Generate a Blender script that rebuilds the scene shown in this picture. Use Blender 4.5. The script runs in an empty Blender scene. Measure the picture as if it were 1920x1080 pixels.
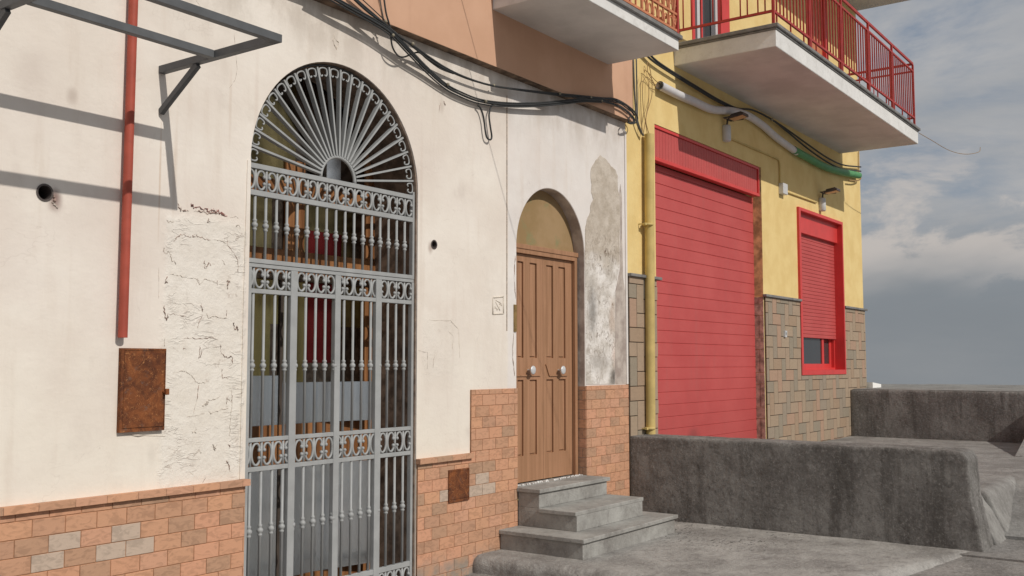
import bpy, math, random
from mathutils import Vector, Matrix
from mathutils.geometry import tessellate_polygon
random.seed(7)
C = bpy.context.scene.collection
R = math.radians
PI = math.pi

# ------------------------------------------------------------------ camera
FPX, YAW, PIT = 1889.7, R(54.322), R(4.318)
CAM = Vector((0, -5, 1.6))
Fw = Vector((math.sin(YAW)*math.cos(PIT), math.cos(YAW)*math.cos(PIT), math.sin(PIT)))
Rt = Vector((math.cos(YAW), -math.sin(YAW), 0))
Up = Rt.cross(Fw)
def ray(x, y): return Fw + Rt*((x-960)/FPX) - Up*((y-540)/FPX)
def ay(x, y, q=0.0):                       # point measured on the vertical plane y = q
    r = ray(x, y); return CAM + r*((q-CAM.y)/r.y)
def ax(x, y, q):
    r = ray(x, y); return CAM + r*((q-CAM.x)/r.x)
def az(x, y, q):
    r = ray(x, y); return CAM + r*((q-CAM.z)/r.z)
cam = bpy.data.objects.new('camera', bpy.data.cameras.new('camera'))
C.objects.link(cam)
cam.location = CAM
cam.rotation_euler = Matrix((Rt, Up, -Fw)).transposed().to_euler()
cam.data.sensor_width = 36; cam.data.lens = 36*FPX/1920
cam.data.clip_end = 500; cam.data.clip_start = 0.05
sc = bpy.context.scene
sc.camera = cam
sc.render.resolution_x, sc.render.resolution_y = 1024, 576
sc.view_settings.view_transform = 'Standard'
sc.view_settings.look = 'None'
sc.view_settings.exposure = 0.0

# ------------------------------------------------------------------ materials
def S(*c):                                  # sRGB 0-255 to linear
    out = []
    for v in c:
        v /= 255
        out.append(v/12.92 if v <= .04045 else ((v+.055)/1.055)**2.4)
    return (*out, 1)
class NT:
    def __init__(s, name):
        s.m = bpy.data.materials.new(name); s.m.use_nodes = True
        s.t = s.m.node_tree; s.n = s.t.nodes
        s.b = s.n['Principled BSDF']
        s.pos = s.n.new('ShaderNodeNewGeometry').outputs['Position']
    def link(s, a, b): s.t.links.new(a, b)
    def val(s, inp, v):
        if hasattr(v, 'is_output') or isinstance(v, bpy.types.NodeSocket): s.link(v, inp)
        else: inp.default_value = v
    def math(s, op, a, b=0.0, c=0.0, clamp=False):
        n = s.n.new('ShaderNodeMath'); n.operation = op; n.use_clamp = clamp
        s.val(n.inputs[0], a); s.val(n.inputs[1], b); s.val(n.inputs[2], c)
        return n.outputs[0]
    def map(s, scale, loc=(0, 0, 0), rot=(0, 0, 0)):
        n = s.n.new('ShaderNodeMapping'); s.link(s.pos, n.inputs[0])
        n.inputs['Scale'].default_value = scale; n.inputs['Location'].default_value = loc
        n.inputs['Rotation'].default_value = rot
        return n.outputs[0]
    def noise(s, scale=5, detail=6, rough=.55, stretch=(1, 1, 1), loc=(0, 0, 0), dist=0, rot=(0, 0, 0), kind='fac'):
        n = s.n.new('ShaderNodeTexNoise'); s.link(s.map(stretch, loc, rot), n.inputs['Vector'])
        n.inputs['Scale'].default_value = scale; n.inputs['Detail'].default_value = detail
        n.inputs['Roughness'].default_value = rough; n.inputs['Distortion'].default_value = dist
        return n.outputs[0]
    def vor(s, scale, feature='F1', stretch=(1, 1, 1)):
        n = s.n.new('ShaderNodeTexVoronoi'); n.feature = feature
        s.link(s.map(stretch), n.inputs['Vector']); n.inputs['Scale'].default_value = scale
        return n.outputs['Distance']
    def ss(s, v, a, b):                     # smooth ramp of v from a to b
        n = s.n.new('ShaderNodeMapRange'); n.interpolation_type = 'SMOOTHSTEP'
        s.val(n.inputs['Value'], v); s.val(n.inputs['From Min'], a); s.val(n.inputs['From Max'], b)
        return n.outputs[0]
    def mix(s, f, a, b, mode='MIX'):
        n = s.n.new('ShaderNodeMix'); n.data_type = 'RGBA'; n.blend_type = mode
        s.val(n.inputs[0], f); s.val(n.inputs[6], a); s.val(n.inputs[7], b)
        return n.outputs[2]
    def xyz(s):
        n = s.n.new('ShaderNodeSeparateXYZ'); s.link(s.pos, n.inputs[0]); return n.outputs
    def blob(s, cx, cz, rx, rz, soft=.5, wob=.35):
        X_, Y_, Z_ = s.xyz()
        u = s.math('DIVIDE', s.math('SUBTRACT', X_, cx), rx); v = s.math('DIVIDE', s.math('SUBTRACT', Z_, cz), rz)
        d = s.math('SQRT', s.math('ADD', s.math('MULTIPLY', u, u), s.math('MULTIPLY', v, v)))
        d = s.math('ADD', d, s.math('MULTIPLY', s.math('SUBTRACT', s.noise(14, 4, .6), .5), wob*2))
        return s.ss(d, 1.0+soft*.5, 1.0-soft)
    def attr(s, name):
        n = s.n.new('ShaderNodeAttribute'); n.attribute_name = name; return n.outputs['Fac']
    def bump(s, h, strength=.3, dist=.01, prev=None):
        n = s.n.new('ShaderNodeBump'); s.val(n.inputs['Height'], h)
        n.inputs['Strength'].default_value = strength; n.inputs['Distance'].default_value = dist
        if prev is not None: s.link(prev, n.inputs['Normal'])
        return n.outputs[0]
    def done(s, col, rough=.8, normal=None, metal=0, spec=.3):
        s.val(s.b.inputs['Base Color'], col); s.val(s.b.inputs['Roughness'], rough)
        s.b.inputs['Metallic'].default_value = metal
        s.b.inputs['Specular IOR Level'].default_value = spec
        if normal is not None: s.link(normal, s.b.inputs['Normal'])
        return s.m
M = {}
def simple(name, col, rough=.6, var=.12, scale=6, metal=0, spec=.35, bump=.15, bscale=60, bd=.002, stretch=(1, 1, 1)):
    t = NT(name)
    n = t.noise(scale, 6, .6, stretch)
    dark = tuple(c*(1-var*1.6) for c in col[:3])+(1,); light = tuple(min(1, c*(1+var)) for c in col[:3])+(1,)
    c = t.mix(t.ss(n, .3, .7), dark, light)
    M[name] = t.done(c, rough, t.bump(t.noise(bscale, 4, .6), bump, bd), metal, spec)
    return M[name]

# cream / white stucco of the ground floor
t = NT('white_stucco'); x, y, z = t.xyz()
cream = t.mix(t.ss(t.noise(1.3, 5, .6), .35, .65), (.78, .715, .645, 1), (.85, .80, .735, 1))
cream = t.mix(t.ss(z, 1.1, 2.1), t.mix(.5, cream, (.83, .78, .68, 1)), cream)
white = t.mix(t.ss(t.noise(1.6, 5, .6), .35, .65), (.75, .715, .69, 1), (.82, .79, .765, 1))
wob = t.math('ADD', x, t.math('MULTIPLY', t.math('SUBTRACT', t.noise(3, 3), .5), .05))
c = t.mix(t.ss(wob, 6.88, 6.92), cream, white)
c = t.mix(t.math('MULTIPLY', t.ss(x, 7.0, 8.6), t.ss(z, 1.0, 3.6)), c, t.mix(.35, c, (.74, .70, .68, 1)))
st = t.noise(7, 5, .6, (1, 1, .12))         # rain streaks running down
c = t.mix(t.math('MULTIPLY', t.ss(st, .52, .75), .30), c, (.60, .50, .41, 1))
bl = t.noise(2.1, 6, .62, (1, 1, .7), (4, 0, 1))
c = t.mix(t.math('MULTIPLY', t.ss(bl, .55, .72), .34), c, (.58, .52, .46, 1))
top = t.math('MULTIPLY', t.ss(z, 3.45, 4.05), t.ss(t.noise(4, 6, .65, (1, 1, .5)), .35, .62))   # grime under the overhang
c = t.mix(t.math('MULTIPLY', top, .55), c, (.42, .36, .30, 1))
mo = t.noise(.8, 6, .6, loc=(5, 0, 2))
c = t.mix(t.math('MULTIPLY', t.ss(mo, .42, .62), .35), c, (.70, .62, .57, 1))
sm = t.noise(3.4, 4, .5, (1, 1, .6), (8, 0, 3))
c = t.mix(t.math('MULTIPLY', t.ss(sm, .63, .75), .22), c, (.47, .40, .36, 1))
fl = t.noise(30, 4, .7)
c = t.mix(t.math('MULTIPLY', t.ss(fl, .66, .74), .35), c, (.45, .40, .34, 1))
wx = t.math('ADD', x, t.math('MULTIPLY', t.math('SUBTRACT', t.noise(9, 4, .6), .5), .10)); wz = t.math('ADD', z, t.math('MULTIPLY', t.math('SUBTRACT', t.noise(9, 4, .6, loc=(4, 4, 4)), .5), .12))
reg = t.math('MULTIPLY', t.math('MULTIPLY', t.ss(wx, 3.50, 3.56), t.ss(wx, 4.12, 4.09)), t.math('MULTIPLY', t.ss(wz, .80, .95), t.ss(wz, 2.50, 2.44)))
reg2 = t.math('MULTIPLY', t.math('MULTIPLY', t.ss(wx, 5.78, 5.84), t.ss(wx, 6.30, 6.15)), t.math('MULTIPLY', t.ss(wz, 1.40, 1.6), t.ss(wz, 2.05, 1.9)))
reg = t.math('ADD', reg, t.math('MULTIPLY', reg2, .45), clamp=True)
c = t.mix(t.math('MULTIPLY', reg, .55), c, t.mix(t.ss(t.noise(6, 5, .6), .35, .65), (.77, .735, .67, 1), (.86, .835, .78, 1)))
sc1 = t.math('MULTIPLY', t.ss(t.noise(11, 6, .75, (1, 1, 1.5), dist=.8), .58, .66), t.ss(t.noise(4, 3, .6, loc=(7, 1, 3)), .44, .56))
c = t.mix(t.math('MULTIPLY', t.math('MULTIPLY', sc1, reg), .6), c, (.50, .43, .37, 1))
r1 = t.noise(5, 4, .6, (1, 1, 2.6), dist=.6)
ridge = t.math('SUBTRACT', 1.0, t.math('MULTIPLY', t.math('ABSOLUTE', t.math('SUBTRACT', r1, .5)), 24), clamp=True)
ridge = t.math('MULTIPLY', t.math('MULTIPLY', ridge, reg), t.math('MULTIPLY', t.ss(t.noise(3.6, 3, .6, loc=(6, 2, 1)), .50, .60), .8))
c = t.mix(t.math('MULTIPLY', t.math('MULTIPLY', ridge, t.ss(t.noise(17, 3, .6), .5, .62)), .4), c, (.36, .26, .22, 1))
ck = t.noise(.9, 5, .62, dist=.8, loc=(2, 0, 6))
crack = t.math('MULTIPLY', t.math('SUBTRACT', 1.0, t.math('MULTIPLY', t.math('ABSOLUTE', t.math('SUBTRACT', ck, .5)), 260), clamp=True), t.ss(t.noise(1.7, 2, .5, loc=(1, 5, 2)), .5, .6))
c = t.mix(t.math('MULTIPLY', crack, .16), c, (.40, .33, .28, 1))
def wb(px_, py_, rx, rz, k, col):
    global c
    v = ay(px_, py_); c = t.mix(t.math('MULTIPLY', t.blob(v.x, v.z, rx, rz, .8, .3), k), c, col)
wb(103, 373, .040, .060, .9, (.20, .12, .11, 1)); wb(106, 385, .05, .05, .35, (.5, .40, .36, 1)); wb(135, 180, .034, .05, .55, (.48, .40, .35, 1)); wb(60, 140, .10, .12, .25, (.55, .47, .42, 1))
wb(807, 464, .03, .05, .6, (.33, .24, .20, 1)); wb(828, 200, .03, .06, .4, (.5, .42, .36, 1)); wb(284, 850, .03, .07, .3, (.6, .55, .49, 1))
for px_, py_ in ((432, 200), (330, 300), (326, 330), (760, 700), (1160, 230)): wb(px_, py_, .012, .25, .25, (.55, .42, .32, 1))
wb(300, 330, .007, .35, .45, (.52, .36, .24, 1)); wb(480, 240, .02, .5, .25, (.56, .44, .36, 1)); wb(790, 380, .02, .6, .2, (.56, .44, .36, 1))
n1 = t.bump(t.noise(2.2, 5, .6), .35, .03)
n1 = t.bump(t.math('MULTIPLY', t.math('ADD', t.noise(16, 6, .7), t.math('MULTIPLY', ridge, .5)), reg), .55, .02, n1)
n1 = t.bump(t.noise(8, 4, .6, (1, 1, 2)), .18, .01, n1)
n2 = t.bump(t.noise(45, 5, .65), .25, .003, n1)
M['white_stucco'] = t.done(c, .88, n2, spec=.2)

# roughly patched plaster left of the gate
t = NT('patched_plaster'); x, y, z = t.xyz()
c = t.mix(t.ss(t.noise(4, 6, .65), .35, .65), (.76, .70, .60, 1), (.84, .80, .72, 1))
edge = t.ss(x, 3.95, 4.1)
c = t.mix(t.math('MULTIPLY', edge, .5), c, (.78, .74, .56, 1))
r1 = t.noise(9, 3, .5, (1, 1, 1.0), dist=1.2)
ridge = t.math('SUBTRACT', 1.0, t.math('MULTIPLY', t.math('ABSOLUTE', t.math('SUBTRACT', r1, .5)), 26), clamp=True)
gate_ = t.ss(t.noise(5, 3, .6, (1, 1, 1), (3, 0, 5)), .53, .66)
ridge = t.math('MULTIPLY', ridge, gate_)
c = t.mix(t.math('MULTIPLY', ridge, .5), c, (.30, .21, .17, 1))
sp = t.math('MULTIPLY', t.ss(t.noise(26, 5, .75), .60, .70), t.ss(t.noise(3.2, 3, .6, (1, 1, 1), (9, 0, 2)), .50, .62))
c = t.mix(t.math('MULTIPLY', sp, .5), c, (.34, .28, .22, 1))
n = t.bump(t.noise(11, 5, .6), .5, .02)
n = t.bump(ridge, .6, .008, n)
M['patched_plaster'] = t.done(c, .9, t.bump(t.noise(50, 5, .7), .3, .004, n), spec=.15)

# bare mouldy render beside the door
t = NT('bare_render'); x, y, z = t.xyz()
up = t.mix(t.ss(t.noise(5, 6, .65), .35, .65), (.47, .41, .34, 1), (.62, .56, .49, 1))
dn = t.mix(t.ss(t.noise(4, 6, .65, loc=(3, 3, 3)), .38, .62), (.58, .54, .49, 1), (.84, .81, .78, 1))
c = t.mix(t.ss(t.math('ADD', z, t.math('MULTIPLY', t.noise(5, 4), .5)), 2.95, 2.75), up, dn)
low = t.ss(z, 3.0, 2.75)
m1 = t.ss(t.noise(15, 7, .78, (1, 1, .8), dist=.9), .53, .62)
zone = t.math('ADD', t.blob(8.55, 2.66, .30, .22, .8, .6), t.math('ADD', t.blob(8.50, 2.2, .32, .10, .8, .6), t.blob(8.55, 1.85, .40, .22, .8, .6)), clamp=True)
c = t.mix(t.math('MULTIPLY', t.math('MULTIPLY', m1, zone), 1.0), c, (.20, .155, .12, 1))
c = t.mix(t.math('MULTIPLY', t.blob(8.28, 2.12, .09, .26, .9, .5), .72), c, (.20, .19, .18, 1))
c = t.mix(t.math('MULTIPLY', t.blob(8.40, 1.62, .22, .10, .9, .6), .55), c, (.28, .25, .22, 1))
c = t.mix(t.math('MULTIPLY', t.blob(8.72, 1.46, .13, .10, .7, .6), .85), c, (.07, .06, .055, 1))
c = t.mix(t.math('MULTIPLY', t.blob(8.66, 2.05, .07, .22, .9, .7), .4), c, (.42, .24, .13, 1))
c = t.mix(t.math('MULTIPLY', t.blob(8.72, 1.70, .08, .14, .9, .7), .45), c, (.50, .28, .18, 1))
rr = t.noise(6, 4, .55, (1, 1, .6), dist=1.5)
rg = t.math('SUBTRACT', 1.0, t.math('MULTIPLY', t.math('ABSOLUTE', t.math('SUBTRACT', rr, .5)), 40), clamp=True)
c = t.mix(t.math('MULTIPLY', t.math('MULTIPLY', rg, low), .4), c, (.24, .18, .14, 1))
n = t.bump(t.noise(9, 6, .65), .6, .03)
n = t.bump(t.noise(38, 6, .7, dist=.5), .6, .008, n)
M['bare_render'] = t.done(c, .92, n, spec=.12)

def tile_mat(name, cols, grey=None, vein=.5, dirt_z=None, tint=1.0):
    t = NT(name); a = t.attr('tone'); x, y, z = t.xyz()
    r = t.n.new('ShaderNodeValToRGB'); t.link(a, r.inputs[0])
    el = r.color_ramp.elements; r.color_ramp.interpolation = 'CONSTANT'
    el[0].position = 0; el[0].color = cols[0]
    el[1].position = 1/len(cols); el[1].color = cols[1]
    for i, cc in enumerate(cols[2:], 2):
        e = el.new(i/len(cols)); e.color = cc
    c = r.outputs[0]
    if grey: c = t.mix(t.ss(a, 1.4, 1.6), c, (.54, .43, .345, 1))
    b = t.attr('shift')
    nn = t.n.new('ShaderNodeTexNoise'); nn.noise_dimensions = '4D'
    t.link(t.map((1, 1, 2.2), rot=(0, R(25), 0)), nn.inputs['Vector']); t.link(t.math('MULTIPLY', b, 90), nn.inputs['W'])
    nn.inputs['Scale'].default_value = 13; nn.inputs['Detail'].default_value = 6; nn.inputs['Distortion'].default_value = 1.4
    v = t.ss(nn.outputs[0], .46, .62)
    c = t.mix(t.math('MULTIPLY', v, vein), c, t.mix(1, c, (.62, .62, .62, 1), 'MULTIPLY'))
    pit = t.ss(t.noise(70, 4, .7), .64, .72)
    c = t.mix(t.math('MULTIPLY', pit, .4), c, t.mix(1, c, (.5, .46, .42, 1), 'MULTIPLY'))
    if dirt_z:
        d = t.math('MULTIPLY', t.ss(t.math('ADD', z, t.math('MULTIPLY', t.noise(6, 4), -.25)), dirt_z, dirt_z-.25), t.ss(t.noise(10, 5, .6), .3, .6))
        c = t.mix(d, c, (.28, .26, .23, 1))
    n = t.bump(nn.outputs[0], .35, .006)
    n = t.bump(t.noise(90, 4, .7), .25, .002, n)
    M[name] = t.done(c, .78, n, spec=.22)
B = lambda r, g, b: (r, g, b, 1)
tile_mat('brick_tile', [B(0.608, 0.330, 0.206), B(0.490, 0.297, 0.195), B(0.627, 0.347, 0.212), B(0.549, 0.314, 0.201), B(0.588, 0.330, 0.212),
                        B(0.461, 0.292, 0.195), B(0.637, 0.341, 0.218), B(0.539, 0.308, 0.195), B(0.608, 0.341, 0.224), B(0.510, 0.297, 0.195), B(0.588, 0.330, 0.206)], dirt_z=.06, grey=True)
tile_mat('stone_tile', [B(.375, .29, .21), B(.34, .275, .205), B(.42, .285, .205), B(.325, .27, .21), B(.39, .295, .215), B(.37, .27, .19), B(.31, .265, .205), B(.40, .31, .225)], vein=.18)
simple('grout', B(.43, .225, .125), .9, .2, 20)
simple('dark_grout', B(.07, .05, .035), .95, .2, 20)

t = NT('pink_plaster')
c = t.mix(t.ss(t.noise(1.1, 5, .6), .35, .65), (.60, .365, .245, 1), (.67, .42, .29, 1))
c = t.mix(t.math('MULTIPLY', t.ss(t.noise(5, 5, .6, (1, 1, .12)), .55, .8), .3), c, (.45, .25, .17, 1))
M['pink_plaster'] = t.done(c, .85, t.bump(t.noise(60, 5, .65), .2, .002), spec=.2)
t = NT('yellow_plaster'); x, y, z = t.xyz()
c = t.mix(t.ss(t.noise(2.6, 5, .6), .35, .65), (.75, .56, .245, 1), (.82, .64, .30, 1))
c = t.mix(t.math('MULTIPLY', t.ss(t.noise(5, 5, .6, (1, 1, .15)), .52, .8), .30), c, (.56, .43, .17, 1))
c = t.mix(t.math('MULTIPLY', t.ss(t.noise(13, 5, .7), .58, .72), .18), c, (.55, .42, .18, 1))
n = t.bump(t.noise(28, 5, .6, (1, 1, .7)), .45, .008)
M['yellow_plaster'] = t.done(c, .85, t.bump(t.noise(110, 4, .7), .3, .002, n), spec=.2)
simple('beige_reveal', B(.66, .46, .23), .85, .3, 9, bump=.4, bscale=30, bd=.006)

def concrete(name, a, b, dark, streak=.0, spots=0.0, grain=.5, sc_=1.0, bumpd=.012):
    t = NT(name); x, y, z = t.xyz()
    c = t.mix(t.ss(t.noise(2.2*sc_, 6, .65), .32, .68), a, b)
    c = t.mix(t.math('MULTIPLY', t.ss(t.noise(9*sc_, 7, .7), .48, .70), .55), c, dark)
    if streak:
        s_ = t.math('MULTIPLY', t.ss(t.noise(6, 5, .6, (1, 1, .10)), .50, .68), streak)
        c = t.mix(s_, c, dark)
    if spots:
        v = t.noise(34, 4, .7, (.35, 1, 1)); k = t.math('MULTIPLY', t.ss(t.noise(2.4, 3, .5, loc=(2, 0, 0)), .36, .48), t.math('MULTIPLY', t.ss(y, -2.2, -1.5), t.ss(x, 7.6, 8.2)))
        c = t.mix(t.math('MULTIPLY', t.math('MULTIPLY', t.ss(v, .585, .60), k), spots), c, (.02, .02, .018, 1))
    fg = t.noise(38, 6, .8)
    c = t.mix(t.math('MULTIPLY', t.ss(fg, .52, .66), grain), c, tuple(min(1, q*1.25) for q in b[:3])+(1,))
    c = t.mix(t.math('MULTIPLY', t.ss(fg, .46, .34), grain*.9), c, dark)
    n = t.bump(t.noise(14*sc_, 7, .7), .6, bumpd*2)
    n = t.bump(t.noise(48, 7, .8), .8, bumpd*.45, n)
    M[name] = t.done(c, .92, n, spec=.18)
concrete('rough_concrete', B(.215, .205, .195), B(.37, .36, .345), B(.115, .108, .10), streak=.6, grain=.7, bumpd=.05)
concrete('step_concrete', B(.27, .262, .248), B(.42, .42, .40), B(.185, .175, .165), grain=.3, bumpd=.010)
concrete('terrace_concrete', B(.28, .27, .258), B(.45, .44, .42), B(.18, .168, .16), spots=.95, grain=.55, bumpd=.02)
concrete('upper_concrete', B(.23, .222, .212), B(.35, .345, .33), B(.16, .152, .145), grain=.45, bumpd=.02)
concrete('asphalt', B(.22, .21, .20), B(.34, .325, .31), B(.13, .12, .113), grain=.8, sc_=1.4, bumpd=.015)
concrete('ground_far', B(.17, .16, .15), B(.22, .21, .19), B(.12, .11, .10), grain=.2)
concrete('slab_white', B(.70, .70, .69), B(.80, .80, .79), B(.58, .57, .55), grain=.1, bumpd=.003)
simple('slab_soffit', B(.66, .645, .63), .9, .08, 2)
simple('coping', B(.22, .215, .21), .8, .15, 8)
simple('gate_paint', B(.37, .385, .39), .5, .06, 9, spec=.4, bump=.1)
t = NT('red_shutter'); x, y, z = t.xyz()
c = t.mix(t.ss(t.noise(2, 5, .6), .3, .7), (.50, .080, .078, 1), (.55, .10, .096, 1))
c = t.mix(t.math('MULTIPLY', t.ss(t.noise(9, 6, .65, (1, 1, .10)), .50, .75), .28), c, (.40, .12, .11, 1))
c = t.mix(t.math('MULTIPLY', t.ss(t.math('ADD', z, t.math('MULTIPLY', t.noise(3, 4), -.8)), 1.2, .1), .35), c, (.36, .07, .065, 1))
c = t.mix(t.math('MULTIPLY', t.blob(ay(1300, 818, .12).x, ay(1300, 818, .12).z, .16, .10, .9, .4), .5), c, (.18, .05, .05, 1))
c = t.mix(t.math('MULTIPLY', t.ss(t.noise(40, 5, .75), .60, .70), .25), c, (.60, .22, .20, 1))
M['red_shutter'] = t.done(c, .55, t.bump(t.noise(1.6, 4, .5, (1, 1, 3)), .25, .02), spec=.4)
simple('red_frame', B(.66, .058, .055), .42, .05, 4, spec=.5, bump=.05)
simple('red_rail', B(.42, .045, .04), .5, .1, 12)
simple('orange_rail', B(.58, .22, .11), .55, .1, 12)
simple('red_pipe', B(.42, .085, .055), .6, .1, 7)
simple('dark_steel', B(.105, .112, .12), .55, .1, 8, spec=.4)
simple('black_cable', B(.035, .038, .04), .55, .1, 30, spec=.4)
simple('grey_cable', B(.12, .12, .115), .6, .1, 30)
simple('tan_cable', B(.34, .22, .10), .6, .1, 30)
simple('clip', B(.30, .27, .20), .6, .1, 30)
simple('white_pvc', B(.66, .66, .68), .45, .05, 8)
simple('green_pvc', B(.09, .30, .12), .5, .08, 10)
simple('yellow_pipe', B(.60, .46, .18), .6, .10, 5)
simple('white_plastic', B(.62, .63, .64), .4, .05, 8)
simple('dark_plastic', B(.09, .075, .07), .5, .1, 20)
simple('lamp_lens', B(.62, .40, .20), .35, .1, 20)
simple('steel', B(.70, .72, .74), .35, .05, 20, metal=.25)
simple('brass', B(.30, .20, .08), .5, .2, 20, metal=.3)
simple('glass_dark', B(.05, .055, .06), .12, .05, 3, spec=.6)
simple('white_block', B(.92, .92, .90), .8, .02, 3)
simple('olive_wall', B(.55, .46, .20), .8, .25, 2.5)
simple('dark_stone', B(.26, .225, .20), .9, .45, 6, bump=.8, bscale=12, bd=.03)
simple('reveal_brown', B(.27, .20, .155), .9, .3, 12, bump=.4)
simple('room_dark', B(.07, .055, .045), .9, .2, 4)
# satin metal inner door panels pick up street and sky; colour tints imitate reflections
simple('blue_panel', B(.88, .94, 1.0), .24, .03, 2, metal=1, bump=0)
simple('olive_panel', B(.46, .39, .17), .26, .22, 4, metal=1, bump=.02, stretch=(1, 1, .3))
simple('dim_panel', B(.36, .30, .15), .26, .3, 4, metal=1, bump=.02, stretch=(1, 1, .3))
simple('dark_panel', B(.18, .14, .115), .3, .35, 3, metal=1, bump=.02)
simple('red_panel', B(.27, .035, .035), .26, .12, 5, metal=1, bump=.02)
simple('brown_panel', B(.20, .155, .12), .28, .3, 20, metal=1, bump=.05)
simple('dirt', B(.36, .28, .22), .95, .3, 40)
simple('plaster_ridge', B(.72, .66, .58), .9, .1, 20)
def wood(name, a, b, ring=18, rough=.55):
    t = NT(name)
    n = t.noise(ring, 6, .6, (1, 1, .05), dist=.8)
    c = t.mix(t.ss(n, .35, .65), a, b)
    c = t.mix(t.math('MULTIPLY', t.ss(t.noise(2.5, 4, .6), .5, .7), .3), c, a)
    M[name] = t.done(c, rough, t.bump(n, .2, .002), spec=.3)
wood('door_wood', B(.33, .178, .098), B(.42, .228, .132))
wood('inner_wood', B(.17, .07, .025), B(.40, .19, .08), 9)
t = NT('rust')
n = t.noise(9, 8, .72, dist=1.0); n2 = t.noise(60, 6, .75, dist=1.2)
c = t.mix(t.ss(n, .36, .66), (.10, .035, .018, 1), (.25, .085, .03, 1))
c = t.mix(t.math('MULTIPLY', t.ss(n2, .55, .66), .8), c, (.50, .23, .09, 1))
c = t.mix(t.math('MULTIPLY', t.ss(t.noise(20, 6, .7), .55, .7), .5), c, (.16, .12, .10, 1))
M['rust'] = t.done(c, .85, t.bump(t.math('ADD', n, n2), .5, .006), spec=.25)
t = NT('tympanum_plaster')
c = t.mix(t.ss(t.noise(3, 5, .6), .35, .65), (.30, .205, .10, 1), (.37, .255, .14, 1))
c = t.mix(t.math('MULTIPLY', t.ss(t.noise(4.5, 5, .6, loc=(3, 0, 1)), .54, .66), .6), c, (.24, .25, .13, 1))
M['tympanum_plaster'] = t.done(c, .85, t.bump(t.noise(30, 5, .6), .2, .004), spec=.2)
t = NT('reveal_plaster'); x, y, z = t.xyz()
c = t.mix(t.ss(t.noise(6, 5, .6), .35, .65), (.36, .30, .27, 1), (.56, .50, .45, 1))
M['reveal_plaster'] = t.done(c, .85, t.bump(t.noise(20, 5, .6), .4, .01), spec=.2)

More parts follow.
